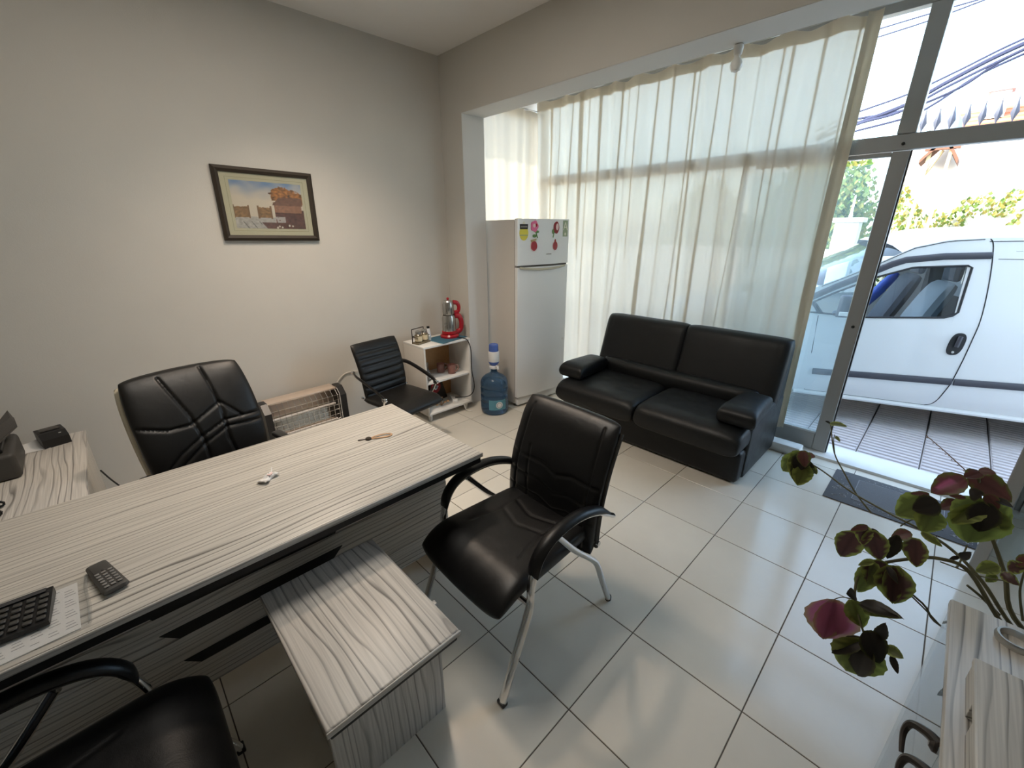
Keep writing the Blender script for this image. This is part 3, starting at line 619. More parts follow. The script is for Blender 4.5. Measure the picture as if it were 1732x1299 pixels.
MB().lathe([(0.010, 0), (0.010, 0.006), (0.006, 0.009)], 12, (0.605, 0.006, 0.62), V((0, -1, 0))).build('stopper', 'fridge_white', fg)
for k in range(6): MB().box((0.338+0.011*k, -0.0065, 1.462), (0.007, 0.001, 0.008)).build('maker_mark', 'gasket', fg)
def fpt(a): return 0.014-0.020*(1-(2*a/FW-1)**2)
def magnet(name, label, x, z, parts, group='magnets on the freezer door'):
    ang = math.atan2(fpt(x+0.01)-fpt(x-0.01), 0.02)
    rt_ = fg.matrix_basis if False else (Matrix.Translation(fg.location) @ Matrix.Rotation(R(-4.5), 4, 'Z'))
    o = thing(name, label, 'magnet', (0, 0, 0), group=group); o.matrix_world = rt_ @ Matrix.Translation((x, fpt(x)-0.0003, z)) @ Matrix.Rotation(ang, 4, 'Z')
    for pn, mtl, poly, dep in parts:
        MB().prism(poly, lambda a, b: V((a, 0, b)), lambda a, b: V((a, -dep, b))).build(pn, mtl, o, 0)
    return o
def ell(cx, cz, rx, rz, n=16, wob=0, ph=0): return [(cx+rx*cos(2*pi*k/n)*(1+wob*cos(5*2*pi*k/n+ph)), cz+rz*sin(2*pi*k/n)*(1+wob*cos(5*2*pi*k/n+ph))) for k in range(n)]
magnet('fridge_sticker', 'black and yellow bottle-shaped sticker on the freezer door', 0.066, 1.668, [('base', 'yellow', ell(0, -0.022, 0.048, 0.062, 20), 0.001), ('neck', 'cream', [(-0.018, 0.05), (0.0, 0.078), (0.018, 0.05)], 0.001), ('black_band', 'black_matt', [(-0.042, 0.010), (0.042, 0.010), (0.044, 0.052), (-0.044, 0.052)], 0.0016), ('stripe', 'gasket', [(-0.034, 0.024), (0.034, 0.024), (0.034, 0.038), (-0.034, 0.038)], 0.0019), ('stripe', 'olive', [(-0.044, -0.042), (0.044, -0.042), (0.044, -0.036), (-0.044, -0.036)], 0.0016)])
magnet('rose_magnet', 'pink rose fridge magnet with green leaves', 0.187, 1.678, [('flower', 'pink', ell(-0.006, 0.025, 0.042, 0.046, 25, 0.08), 0.006), ('petal', 'blush', ell(-0.012, 0.03, 0.016, 0.016, 10), 0.008), ('petal', 'red', ell(0.014, 0.034, 0.010, 0.014, 10), 0.0075), ('stem', 'leafgreen', [(0.006, -0.02), (0.014, -0.02), (0.036, -0.072), (0.028, -0.074)], 0.004), ('leaf', 'leafgreen', ell(0.026, -0.022, 0.020, 0.012, 10), 0.005), ('leaf', 'leafgreen', ell(-0.004, -0.056, 0.022, 0.014, 10), 0.005)])
magnet('flower_magnet', 'dark red flower fridge magnet with white centre', 0.445, 1.68, [('flower', 'darkred', ell(0.01, 0.012, 0.036, 0.052, 22, 0.03), 0.006), ('centre', 'blush', ell(0.018, 0.018, 0.017, 0.030, 14), 0.008), ('stem', 'leafgreen', [(-0.022, -0.03), (-0.014, -0.028), (-0.026, -0.075), (-0.034, -0.072)], 0.004), ('leaf', 'leafgreen', ell(-0.032, -0.022, 0.012, 0.020, 10), 0.005)])
magnet('jar_magnet', 'red jar fridge magnet with gold lid', 0.178, 1.545, [('jar', 'red', ell(0, -0.008, 0.035, 0.042, 18, 0.04, 1), 0.006), ('rim', 'blush', ell(0, -0.008, 0.041, 0.048, 18), 0.003), ('lid', 'timber_pale', [(-0.034, 0.026), (0.022, 0.038), (0.026, 0.054), (-0.038, 0.042)], 0.007)])
magnet('fruit_magnet', 'red drop-shaped fruit fridge magnet', 0.445, 1.545, [('fruit', 'red', ell(0, -0.012, 0.030, 0.038, 16)+[], 0.006), ('rim', 'blush', ell(0, -0.012, 0.035, 0.043, 16), 0.003), ('crown', 'darkred', [(-0.012, 0.02), (0.012, 0.02), (0.004, 0.046), (-0.002, 0.046)], 0.006)])
en = magnet('energy_label', 'green energy class label with a white letter A', 0.588, 1.685, [('card', 'olive', [(-0.036, -0.072), (0.036, -0.072), (0.036, 0.070), (-0.036, 0.070)], 0.001), ('arrow', 'cream', [(-0.016, -0.05), (0, -0.066), (0.016, -0.05), (0.0, -0.034)], 0.0015)], group=None)
text('A', 0.105, 'letter', 'cream', en, Matrix.Translation((0, -0.0016, 0.016)) @ Matrix.Rotation(R(90), 4, 'X'))

# ------------------------------------------------------------------ shelf in the corner with its things
sh = thing('shelf_unit', 'white two-tier open shelf in the corner', 'shelf', (1.885, 3.035, 0))
SW, SD, SH = 0.515, 0.335, 0.72
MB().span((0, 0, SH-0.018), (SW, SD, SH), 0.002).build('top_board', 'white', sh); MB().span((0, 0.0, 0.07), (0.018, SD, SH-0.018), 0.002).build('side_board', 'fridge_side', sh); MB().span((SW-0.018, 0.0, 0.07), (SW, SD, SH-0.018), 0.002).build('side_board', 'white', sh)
MB().span((0.018, 0.01, 0.365), (SW-0.018, SD-0.006, 0.383), 0.002).build('shelf_board', 'white', sh); MB().span((0.018, 0.0, 0.07), (SW-0.018, SD-0.006, 0.088), 0.002).build('bottom_board', 'white', sh)
MB().span((0.018, SD-0.006, 0.088), (SW-0.018, SD, SH-0.018)).build('back_board', 'cork', sh)
for xx in (0.05, SW-0.05):
    for yy in (0.05, SD-0.05): MB().lathe([(0.012, 0), (0.016, 0.01), (0.022, 0.07)], 12, (xx, yy, 0)).build('leg', 'white', sh)
sx0, sy0 = 1.885, 3.035
MB_cl = MB().grid(14, 10, lambda a, b: V((-0.16+0.32*a, -0.13+0.26*b+0.03*(a-0.5), 0.0015+0.0012*sin(9*a)*cos(7*b)))); MB_cl.grid(14, 10, lambda a, b: V((-0.16+0.32*a, -0.13+0.26*b+0.03*(a-0.5), 0.0002+0.0012*sin(9*a)*cos(7*b))))
tc_ = thing('kettle_cloth', 'blue cloth under the tea maker on the shelf top', 'cloth', (2.235, 3.18, SH+0.0012), R(4)); MB_cl.build('sheet', 'teal_cloth', tc_)
MB().grid(4, 10, lambda a, b: V((-0.168+0.012*a, -0.13+0.26*b-0.016, 0.0022))).build('border', 'label_blue', tc_)
# tea maker: two stacked glass pots on a red base
tk = thing('tea_maker', 'red electric tea maker with stacked glass pots', 'kettle', (2.285, 3.20, SH+0.004), R(-15)); tk.scale = (1.06, 1.06, 1.18)
MB().lathe([(0.0, 0), (0.082, 0), (0.084, 0.012), (0.074, 0.026), (0.0, 0.026)], 26).build('base', 'red', tk)
MB().lathe([(0.060, 0.027), (0.062, 0.04), (0.060, 0.15), (0.052, 0.175), (0.050, 0.175), (0.057, 0.15), (0.058, 0.04), (0.0, 0.034)], 26).build('lower_pot', 'kettle_glass', tk)
MB().lathe([(0.0, 0.178), (0.045, 0.178), (0.051, 0.19), (0.050, 0.26), (0.042, 0.278), (0.040, 0.278), (0.047, 0.258), (0.048, 0.19), (0.0, 0.183)], 26).build('upper_pot', 'kettle_glass', tk)
MB().lathe([(0.042, 0.278), (0.036, 0.288), (0.014, 0.293), (0.0, 0.293)], 20).build('lid', 'steel', tk); MB().lathe([(0.006, 0.292), (0.012, 0.300), (0.010, 0.310), (0.0, 0.313)], 14).build('knob', 'red', tk)
MB().tube(spline([(0.045, 0, 0.272), (0.085, 0, 0.262), (0.100, 0, 0.23), (0.088, 0, 0.195), (0.050, 0, 0.188)], 5), 0.017, 10, ry=0.014).build('handle', 'red', tk)
MB().tube(spline([(0.055, 0, 0.165), (0.098, 0, 0.158), (0.118, 0, 0.11), (0.108, 0, 0.05), (0.066, 0, 0.030)], 5), 0.022, 10, ry=0.018).build('handle', 'red', tk)
MB().lathe([(0.062, 0.027), (0.068, 0.030), (0.066, 0.05), (0.0625, 0.052)], 26).build('collar', 'red', tk)
# jars in a wire caddy
jc = thing('spice_caddy', 'dark caddy holding two small labelled jars on the shelf top', 'caddy', (1.972, 3.20, SH), R(15)); jc.scale = (1.15, 1.15, 1.3)
MB().box((0, 0, 0.006), (0.135, 0.075, 0.012), 0.004).build('tray', 'jar_glass', jc)
MB().tube([(-0.065, 0.03, 0.012), (-0.065, 0.03, 0.10), (0.065, 0.03, 0.10), (0.065, 0.03, 0.012)], 0.004, 6).tube([(-0.066, -0.03, 0.05), (-0.066, 0.03, 0.05), (0.066, 0.03, 0.05), (0.066, -0.03, 0.05), ], 0.003, 6).build('wire', 'bronze', jc)
for k, xx in enumerate((-0.032, 0.034)):
    j = MB().lathe([(0.0, 0.012), (0.027, 0.012), (0.029, 0.02), (0.029, 0.062), (0.022, 0.07)], 18, (xx, -0.004, 0)).build('jar', 'jar_glass', jc)
    MB().lathe([(0.0295, 0.022), (0.0295, 0.055)], 18, (xx, -0.004, 0)).build('paper_band', 'label_cream', j)
    MB().lathe([(0.023, 0.069), (0.024, 0.084), (0.012, 0.092), (0.0, 0.094)], 16, (xx, -0.004, 0)).build('lid', 'steel', j)
sp_ = thing('spray_bottle', 'slim white bottle with black cap on the shelf top', 'bottle', (2.075, 3.235, SH))
MB().lathe([(0.0, 0), (0.021, 0), (0.023, 0.008), (0.022, 0.07), (0.015, 0.10), (0.013, 0.112)], 18).build('body', 'pump_white', sp_); MB().lathe([(0.013, 0.112), (0.014, 0.130), (0.0, 0.131)], 14).build('cap', 'black', sp_)
# things on the shelves
cv = thing('glass_carafe', 'small clear glass bottle on the upper shelf', 'bottle', (sx0+0.085, sy0+0.10, 0.383))
MB().lathe([(0.0, 0.0), (0.034, 0.0), (0.037, 0.01), (0.035, 0.05), (0.016, 0.085), (0.011, 0.12), (0.014, 0.165), (0.012, 0.165), (0.009, 0.12), (0.013, 0.083), (0.031, 0.048), (0.033, 0.006), (0.0, 0.005)], 20).build('body', 'clear_glass', cv)
for k, (xx, yy, lb) in enumerate(((0.30, 0.20, 'rear'), (0.355, 0.10, 'front'))):
    g = thing('tea_glass', 'reddish glass mug at the %s of the upper shelf' % lb, 'mug', (sx0+xx, sy0+yy, 0.383), R(-20), 'glass mugs on the shelf')
    MB().lathe([(0.0, 0.0), (0.034, 0.0), (0.037, 0.006), (0.039, 0.09), (0.036, 0.09), (0.034, 0.008), (0.0, 0.007)], 20).build('cup', 'amber_glass', g)
    MB().tube(spline([(0.036, 0, 0.078), (0.062, 0, 0.074), (0.066, 0, 0.04), (0.037, 0, 0.018)], 5), 0.006, 8).build('handle', 'amber_glass', g)
fr_ = thing('flag_plaque', 'dark triangular stand with a red crescent disc on the bottom shelf', 'ornament', (sx0+0.27, sy0+0.20, 0.088), R(10))
MB().prism([(-0.12, 0.0), (0.13, 0.0), (0.075, 0.215), (-0.07, 0.215)], lambda a, b: V((a, 0.03+0.1*b, b)), lambda a, b: V((a, 0.042+0.1*b, b))).build('board', 'frame_wood', fr_)
MB().lathe([(0.0, 0.0), (0.062, 0.0), (0.060, 0.006), (0.0, 0.006)], 28, (-0.01, 0.043, 0.145), V((0, -1, 0.1))).build('disc', 'darkred', fr_)
cres = [(0.026*cos(a)-0.004, 0.026*sin(a)) for a in [R(40)+k*R(280)/16 for k in range(17)]]+[(0.021*cos(a)+0.004, 0.021*sin(a)) for a in [R(320)-k*R(280)/16 for k in range(17)]]
MB().prism(cres, lambda a, b: V((a-0.012, 0.0365+0.1*b, b+0.145)), lambda a, b: V((a-0.012, 0.0350+0.1*b, b+0.145))).build('crescent', 'paper', fr_)
MB().prism([(0.010*(1 if k % 2 == 0 else 0.42)*cos(k*pi/5), 0.010*(1 if k % 2 == 0 else 0.42)*sin(k*pi/5)) for k in range(10)], lambda a, b: V((a+0.014, 0.0365+0.1*b, b+0.145)), lambda a, b: V((a+0.014, 0.0350+0.1*b, b+0.145))).build('star', 'paper', fr_)
pb = thing('plastic_pack', 'crumpled white plastic pack on the bottom shelf', 'pack', (sx0+0.10, sy0+0.14, 0.088))
MB().slab(0.09, 0.13, 0.05, lambda x, y, h: V((x+0.006*sin(40*y), h+0.006*sin(50*x), y+0.066)), lambda u, v: 0.006*sin(9*u+4*v), 14, 14, p=4).build('pack', 'paper', pb)
dr = thing('dried_flowers', 'small bunch of dried brown flowers on the bottom shelf', 'dried flowers', (sx0+0.21, sy0+0.09, 0.088))
for k in range(9):
    a = k*2.4; e = V((0.09*cos(a)*(0.4+0.07*k), 0.05*sin(a), 0.03+0.012*(k % 4)))
    s_ = MB().tube(spline([(0.0, 0.0, 0.006), e*0.5+V((0, 0, 0.015)), e], 3), 0.003, 5).build('twig', 'stem_dry', dr)
    MB().lathe([(0.0, -0.008), (0.010, -0.003), (0.012, 0.004), (0.0, 0.008)], 7, e).build('seed_head', 'strap', s_)
ps = thing('power_strip', 'white power strip lying on the bottom shelf', 'power strip', (sx0+0.375, sy0+0.12, 0.088), R(65))
MB().box((0, 0, 0.019), (0.17, 0.05, 0.038), 0.006).build('body', 'white', ps)
for k in range(3): MB().lathe([(0.0, 0.0), (0.016, 0.0), (0.017, 0.001)], 16, (-0.05+0.05*k, 0, 0.0382)).build('socket', 'fridge_side', ps)
cb = thing('black_cable', 'black cord looping from the tea maker down the shelf side', 'cord', (0, 0, 0))
MB().tube(spline([(2.31, 3.13, SH+0.008), (2.335, 3.06, SH+0.006), (2.36, 3.02, SH-0.02), (2.385, 3.012, 0.60), (2.385, 3.012, 0.42), (2.405, 3.008, 0.28), (2.40, 3.01, 0.20), (2.36, 3.02, 0.155), (2.30, 3.05, 0.145), (2.26, 3.13, 0.13)], 6), 0.0045, 6).build('cord', 'black', cb)
wc = thing('white_cord', 'thin white cord trailing from the shelf bottom to the floor', 'cord', (0, 0, 0))
MB().tube(spline([(2.285, 3.032, 0.092), (2.29, 3.026, 0.06), (2.31, 3.01, 0.012), (2.35, 2.98, 0.006)], 5), 0.004, 6).build('cord', 'white', wc)

# ------------------------------------------------------------------ water bottle with pump
wb = thing('water_bottle', 'large blue water cooler bottle on the floor beside the fridge', 'bottle', (2.515, 2.835, 0))
pf = [(0.0, 0.012), (0.06, 0.006), (0.115, 0.0), (0.128, 0.012), (0.133, 0.04), (0.133, 0.115), (0.128, 0.122), (0.133, 0.130), (0.133, 0.185), (0.127, 0.193), (0.133, 0.201), (0.133, 0.255), (0.127, 0.263), (0.133, 0.271), (0.131, 0.315), (0.118, 0.345), (0.085, 0.375), (0.045, 0.395), (0.030, 0.41), (0.030, 0.45)]
MB().lathe(pf, 36).build('body', 'bottle_blue', wb, 50)
MB().grid(12, 6, lambda a, b: V((0.1345*cos(R(-155+75*a)), 0.1345*sin(R(-155+75*a)), 0.06+0.10*b))).build('label', 'label_blue', wb)
MB().lathe([(0.0, 0.0), (0.033, 0.0), (0.033, 0.0015), (0.0, 0.0015)], 20, (0.134*cos(R(-112)), 0.134*sin(R(-112)), 0.11), V((cos(R(-112)), sin(R(-112)), 0))).build('emblem', 'paper', wb)
MB().lathe([(0.020, 0.0), (0.026, 0.0), (0.026, 0.0022), (0.020, 0.0022), (0.020, 0.0)], 20, (0.134*cos(R(-112)), 0.134*sin(R(-112)), 0.11), V((cos(R(-112)), sin(R(-112)), 0))).build('emblem_ring', 'slate', wb)
hp = thing('bottle_pump', 'white and blue hand pump fitted on the water bottle', 'pump', (2.515, 2.835, 0.44))
MB().lathe([(0.036, 0.0), (0.046, 0.004), (0.046, 0.022), (0.034, 0.03), (0.030, 0.035)], 24).build('collar', 'pump_white', hp)
MB().lathe([(0.030, 0.03), (0.047, 0.055), (0.050, 0.065), (0.050, 0.07)], 24).build('lower_ring', 'pump_blue', hp); MB().lathe([(0.050, 0.07), (0.052, 0.075), (0.052, 0.165), (0.048, 0.17)], 24).build('body', 'pump_white', hp)
MB().lathe([(0.046, 0.17), (0.044, 0.222), (0.042, 0.232), (0.036, 0.238), (0.0, 0.236)], 24).build('plunger', 'pump_blue', hp)
MB().tube([(0.0, -0.03, 0.03), (-0.008, -0.06, 0.028), (-0.010, -0.068, 0.006)], 0.010, 10).build('spout', 'pump_white', hp)

# ------------------------------------------------------------------ quartz heater against the wall
ht = thing('electric_heater', 'low electric quartz heater with wire guard by the wall', 'heater', (0.925, 3.27, 0), R(2))
HWd = 0.30
for sx in (-1, 1):
    MB().prism([(-0.10, 0.05), (0.10, 0.05), (0.10, 0.40), (0.04, 0.50), (-0.04, 0.50), (-0.10, 0.44)], lambda a, b, sx=sx: V((sx*HWd, a, b)), lambda a, b, sx=sx: V((sx*(HWd-0.045), a, b))).build('end_cap', 'black', ht, 20)
    MB().span((sx*HWd-0.02*sx, -0.12, 0.0), (sx*HWd-0.05*sx, 0.12, 0.05), 0.008).build('foot', 'black', ht)
MB().grid(2, 14, lambda a, b: V((-0.255+0.51*a, 0.07-0.03*cos(pi*b), 0.10+0.36*b))).build('reflector', 'heater_reflector', ht)
MB().span((-0.255, 0.085, 0.08), (0.255, 0.095, 0.49), 0.003).build('back_plate', 'heater_body', ht); MB().span((-0.255, -0.03, 0.475), (0.255, 0.09, 0.49), 0.004).build('top_plate', 'heater_body', ht)
for zz in (0.20, 0.34): MB().tube([(-0.25, 0.02, zz), (0.25, 0.02, zz)], 0.010, 10).build('quartz_tube', 'quartz', ht)
gd = MB()
for k in range(9): gd.tube([(-0.253, -0.075, 0.12+0.04*k), (0.253, -0.075, 0.12+0.04*k)], 0.0016, 5)
for k in range(13): gd.tube([(-0.24+0.04*k, -0.076, 0.10), (-0.24+0.04*k, -0.076, 0.44), (-0.24+0.04*k, -0.03, 0.48)], 0.0016, 5)
gd.build('wire_guard', 'chrome', ht)
MB().tube([(0.258, -0.08, 0.09), (0.258, -0.08, 0.45), (0.258, -0.04, 0.485)], 0.006, 6).build('side_rod', 'white', ht)
hc = thing('heater_cord', 'thin grey cord running along the wall above the heater', 'cord', (0, 0, 0))
MB().tube(spline([(1.2, 3.39, 0.42), (1.28, 3.405, 0.50), (1.36, 3.41, 0.535), (1.5, 3.40, 0.52)], 5), 0.004, 6).build('cord', 'fridge_side', hc)
wcb = thing('wall_cord', 'thin black cord hanging between the side return and the desk', 'cord', (0, 0, 0))
MB().tube(spline([(-0.238, 3.10, 0.40), (-0.20, 3.05, 0.33), (-0.15, 3.0, 0.27), (-0.05, 2.9, 0.25)], 5), 0.004, 6).build('cord', 'black', wcb)

# ------------------------------------------------------------------ framed picture
pc = thing('framed_picture', 'dark wooden framed landscape picture hanging on the wall', 'picture', (0.985, YP-0.002, 1.832)); pc.rotation_euler = (0, R(0.9), 0)
PW, PH = 0.305, 0.227
def ring_(w0, h0, w1, h1, y0_, y1_, name, mtl, parent):
    b = MB()
    o_ = [(-w0, -h0), (w0, -h0), (w0, h0), (-w0, h0)]; i_ = [(-w1, -h1), (w1, -h1), (w1, h1), (-w1, h1)]
    for k in range(4):
        k2 = (k+1) % 4
        A = [V((o_[k][0], y0_, o_[k][1])), V((o_[k2][0], y0_, o_[k2][1])), V((i_[k2][0], y0_, i_[k2][1])), V((i_[k][0], y0_, i_[k][1]))]
        mid0 = [(a*0.5+b_*0.5) for a, b_ in ((o_[k][0], i_[k][0]), (o_[k][1], i_[k][1]))]; mid1 = [(a*0.5+b_*0.5) for a, b_ in ((o_[k2][0], i_[k2][0]), (o_[k2][1], i_[k2][1]))]
        b.add([(o_[k][0], 0, o_[k][1]), (o_[k2][0], 0, o_[k2][1]), (o_[k2][0], y0_, o_[k2][1]), (o_[k][0], y0_, o_[k][1]), (mid0[0], y1_, mid0[1]), (mid1[0], y1_, mid1[1]), (i_[k][0], y0_, i_[k][1]), (i_[k2][0], y0_, i_[k2][1]), (i_[k][0], 0, i_[k][1]), (i_[k2][0], 0, i_[k2][1])],
              [(0, 1, 2, 3), (3, 2, 5, 4), (4, 5, 7, 6), (6, 7, 9, 8)])
    return b.build(name, mtl, parent, 0)
ring_(PW, PH, PW-0.036, PH-0.036, -0.020, -0.028, 'frame', 'frame_wood', pc)
MB().span((-PW+0.03, -0.012, -PH+0.03), (PW-0.03, -0.006, PH-0.03)).build('passepartout', 'passepartout', pc)
ring_(PW-0.066, PH-0.062, PW-0.068, PH-0.064, -0.0128, -0.0130, 'mount_line', 'bevel_line', pc)
aw, ah = PW-0.085, PH-0.08
def paint(u, v):
    n = mnoise.noise(V((u*7, v*7, 1.0))); n2 = mnoise.noise(V((u*24, v*24, 5.0)))
    sky = V((0.62, 0.56, 0.46)).lerp(V((0.16, 0.27, 0.46)), max(0, min(1, (v-0.62)*2.4+0.9*n*max(0, v-0.5)-0.5*max(0, 0.25-u)-0.5*max(0, u-0.75))))
    c = sky
    if v < 0.24+0.03*n: c = V((0.50, 0.49, 0.47))*(0.85+0.3*n2)
    if u > 0.56 and v < 0.42 or (v < 0.14 and u > 0.42-v*0.5): c = V((0.12, 0.045, 0.035))*(0.9+0.6*n2+0.3*n) if not (u > 0.5 and u < 0.70 and 0.14 < v < 0.26 and n2 < 0.3) else V((0.42, 0.40, 0.40))
    tr = ((u-0.70)/0.17)**2+((v-0.72)/0.20)**2; tr2 = ((u-0.86)/0.16)**2+((v-0.66)/0.20)**2
    if min(tr, tr2)+0.7*n2 < 1: c = V((0.42, 0.17, 0.035))*(0.75+0.9*max(-0.5, n2)+0.4*n)
    if 0.56 < u < 0.97 and 0.36 < v < 0.57: c = V((0.33, 0.16, 0.09))*(0.9+0.35*n2)
    if 0.54+0.10*(v-0.52)/0.16 < u < 0.99 and 0.52 < v < 0.70: c = V((0.19, 0.085, 0.05))*(0.9+0.4*n2)
    for ux, w_ in ((0.10, 0.10), (0.42, 0.09)):
        if abs(u-ux-0.04*(v-0.3)) < w_ and 0.24 < v < 0.46+0.02*n2: c = V((0.33, 0.19, 0.08))*(0.8+0.5*n2)
        if (abs(u-ux-w_) < 0.012 or abs(u-ux+w_) < 0.012) and 0.22 < v < 0.50: c = V((0.20, 0.11, 0.05))
    for ux, vx in ((0.60, 0.05), (0.64, 0.03), (0.75, 0.07), (0.80, 0.06), (0.57, 0.02)):
        if (u-ux)**2+((v-vx)*0.7)**2 < 0.00022: c = V((0.7, 0.68, 0.6))
    if v < 0.16 and 0.08 < u < 0.35 and abs(((u*9+v*4) % 1)-0.5) < 0.06: c = V((0.12, 0.13, 0.12))
    return [max(0.01, x) for x in c]
NX, NY = 150, 100
pm = MB().grid(NX, NY, lambda a, b: V((-aw+2*aw*a, -0.0133, -ah+2*ah*b))); po = pm.build('print', 'painting', pc, 0, merge=0)
ca = po.data.color_attributes.new('Col', 'FLOAT_COLOR', 'POINT')
for k, v in enumerate(po.data.vertices): ca.data[k].color = paint((v.co.x+aw)/(2*aw), (v.co.z+ah)/(2*ah))+[1]
MB().span((-PW+0.033, -0.0165, -PH+0.033), (PW-0.033, -0.0150, PH-0.033)).build('glass', 'picture_glass', pc)

# ------------------------------------------------------------------ small things on the desk
ph_ = thing('cordless_phone', 'black cordless phone handset lying on the desk', 'phone', (-0.178, 1.446, DZ), R(14))
MB().slab(0.052, 0.165, 0.022, lambda x, y, h: V((x*(1-0.10*(y/0.08)), y, 0.012+h)), None, 12, 20, p=5).build('body', 'grey_plastic', ph_)
MB().box((0, 0.042, 0.0225), (0.036, 0.045, 0.002), 0.001).build('screen', 'grey_plastic', ph_)
kp = MB()
for r_ in range(6):
    for c__ in range(3): kp.box((-0.014+0.014*c__, 0.010-0.015*r_, 0.0238), (0.010, 0.008, 0.0022), 0.0008, 1)
kp.build('keypad', 'button_grey', ph_); MB().box((0, -0.0, 0.0235), (0.004, 0.05, 0.001)).build('speaker_slot', 'black', ph_)
dc = thing('document_sleeve', 'clear plastic sleeve with papers on the desk', 'documents', (-0.36, 1.385, DZ), R(2))
MB().span((-0.155, -0.105, 0.0004), (0.125, 0.10, 0.003)).build('paper', 'paper', dc)
tx = MB()
for k in range(16):
    for q in range(9):
        if (k*7+q*3) % 4: tx.span((-0.14+0.03*q, 0.085-0.0115*k, 0.003), (-0.14+0.03*q+0.012+0.003*((k+q) % 4), 0.087-0.0115*k, 0.0034))
tx.build('printed_text', 'ink', dc, 0)['kind'] = 'stuff'
MB().slab(0.31, 0.225, 0.003, lambda x, y, h: V((x-0.01, y, 0.0055+h+0.001*sin(40*x)*cos(30*y))), lambda u, v: 0.0015*sin(12*u)*sin(9*v), 24, 20, p=8).build('plastic', 'bag', dc)
MB().tube(spline([(0.143, -0.11, 0.010), (0.146, -0.04, 0.012), (0.142, 0.04, 0.011), (0.146, 0.105, 0.009)], 5), 0.004, 6).build('folded_edge', 'bag', dc)
ca_ = thing('calculator', 'black desk calculator on the document sleeve', 'calculator', (-0.352, 1.412, DZ+0.0085), R(-3))
MB().prism([(-0.065, 0.0), (0.065, 0.0), (0.065, 0.022), (-0.065, 0.012)], lambda a, b: V((-0.072, a, b)), lambda a, b: V((0.072, a, b))).build('body', 'black', ca_, 20)
ck = MB()
for r_ in range(5):
    for c__ in range(6): ck.box((-0.058+0.0232*c__, -0.048+0.0205*r_, 0.0155+0.0016*r_), (0.017, 0.014, 0.006), 0.002, 1)
ck.build('keys', 'grey_plastic', ca_); MB().box((0, 0.056, 0.024), (0.12, 0.016, 0.002)).build('display', 'screen', ca_)
ky = thing('key_with_strap', 'dark key on a tan leather strap on the desk', 'key', (0.745, 1.722, DZ), R(-20))
MB().tube(spline([(0.0, 0.0, 0.004), (0.03, 0.012, 0.006), (0.075, 0.016, 0.006), (0.098, 0.004, 0.005), (0.085, -0.012, 0.004), (0.04, -0.010, 0.004), (0.0, -0.002, 0.004)], 6), 0.002, 6, ry=0.0045).build('strap', 'strap', ky)
MB().lathe([(0.0, 0.0), (0.013, 0.0), (0.015, 0.004), (0.011, 0.009), (0.0, 0.010)], 14, (-0.008, 0.0, 0)).build('key_head', 'frame_wood', ky); MB().box((-0.035, 0.004, 0.003), (0.04, 0.005, 0.003), 0.001).build('key_blade', 'bronze', ky)
wr = thing('sweet_wrapper', 'crumpled white sweet wrapper on the desk', 'wrapper', (0.300, 1.685, DZ), R(35))
MB().slab(0.075, 0.045, 0.012, lambda x, y, h: V((x, y*(0.55+0.45*min(1, (abs(x)/0.02)**2 if abs(x) < 0.02 else 1.0)), 0.009+h+0.005*sin(120*x+60*y))), lambda u, v: 0.006*mnoise.noise(V((u*4, v*4, 2))), 22, 16, p=3).build('foil', 'paper', wr)
MB().box((0.012, -0.002, 0.018), (0.022, 0.014, 0.003), 0.001).build('print_patch', 'blush', wr); MB().tube([(0.03, 0.01, 0.012), (0.05, 0.022, 0.022)], 0.002, 5).build('twist', 'paper', wr)

# on the low return: printer with paper, modem, telephone cord
rzt = rz_
pr = thing('printer', 'dark grey printer with raised paper tray at the left edge', 'printer', (-0.675, 2.93, rzt), R(2))
MB().span((-0.22, -0.16, 0.0), (0.215, 0.16, 0.125), 0.02, 3).build('body', 'grey_plastic', pr)
MB().span((-0.19, -0.13, 0.125), (0.185, 0.10, 0.150), 0.01, 2).build('lid', 'black', pr)
tr_ = MB().prism([(-0.20, -0.10), (0.17, -0.10), (0.235, 0.06), (0.225, 0.16), (-0.20, 0.16)], lambda a, b: V((a, b, 0.155+0.14*(b+0.1))), lambda a, b: V((a, b, 0.163+0.14*(b+0.1)))).build('paper_tray', 'grey_plastic', pr)
MB().prism([(0.17, -0.10), (0.235, 0.06), (0.225, 0.16)], lambda a, b: V((a, b, 0.155+0.14*(b+0.1))), lambda a, b: V((a-0.01, b, 0.215+0.10*(b+0.1)))).build('tray_flap', 'grey_plastic', pr)
MB().span((-0.14, -0.06, 0.197), (0.11, 0.13, 0.201)).build('paper_sheet', 'paper', pr)
md = thing('modem', 'small black boxy modem on the side return', 'modem', (-0.365, 3.16, rzt), R(14))
MB().prism([(-0.06, 0.0), (0.06, 0.0), (0.06, 0.075), (-0.02, 0.07), (-0.06, 0.045)], lambda a, b: V((-0.052, a, b)), lambda a, b: V((0.052, a, b))).build('body', 'black', md, 20)
MB().box((0, 0.028, 0.0745), (0.075, 0.05, 0.003), 0.001).build('screen', 'grey_plastic', md); MB().box((0.025, -0.036, 0.0605), (0.010, 0.004, 0.003)).build('light', 'led', md)
nt_ = thing('note_paper', 'curled pale sheet behind the modem on the side return', 'paper', (-0.45, 3.14, rzt))
MB().grid(10, 8, lambda a, b: V((-0.07+0.14*a, -0.05+0.12*b, 0.001+0.035*b*b*a))).grid(10, 8, lambda a, b: V((-0.07+0.14*a, -0.05+0.12*b, 0.002+0.035*b*b*a))).build('sheet', 'paper', nt_)
tp = thing('telephone', 'black desk telephone with coiled cord at the left edge', 'telephone', (-0.66, 2.48, rzt), R(0))
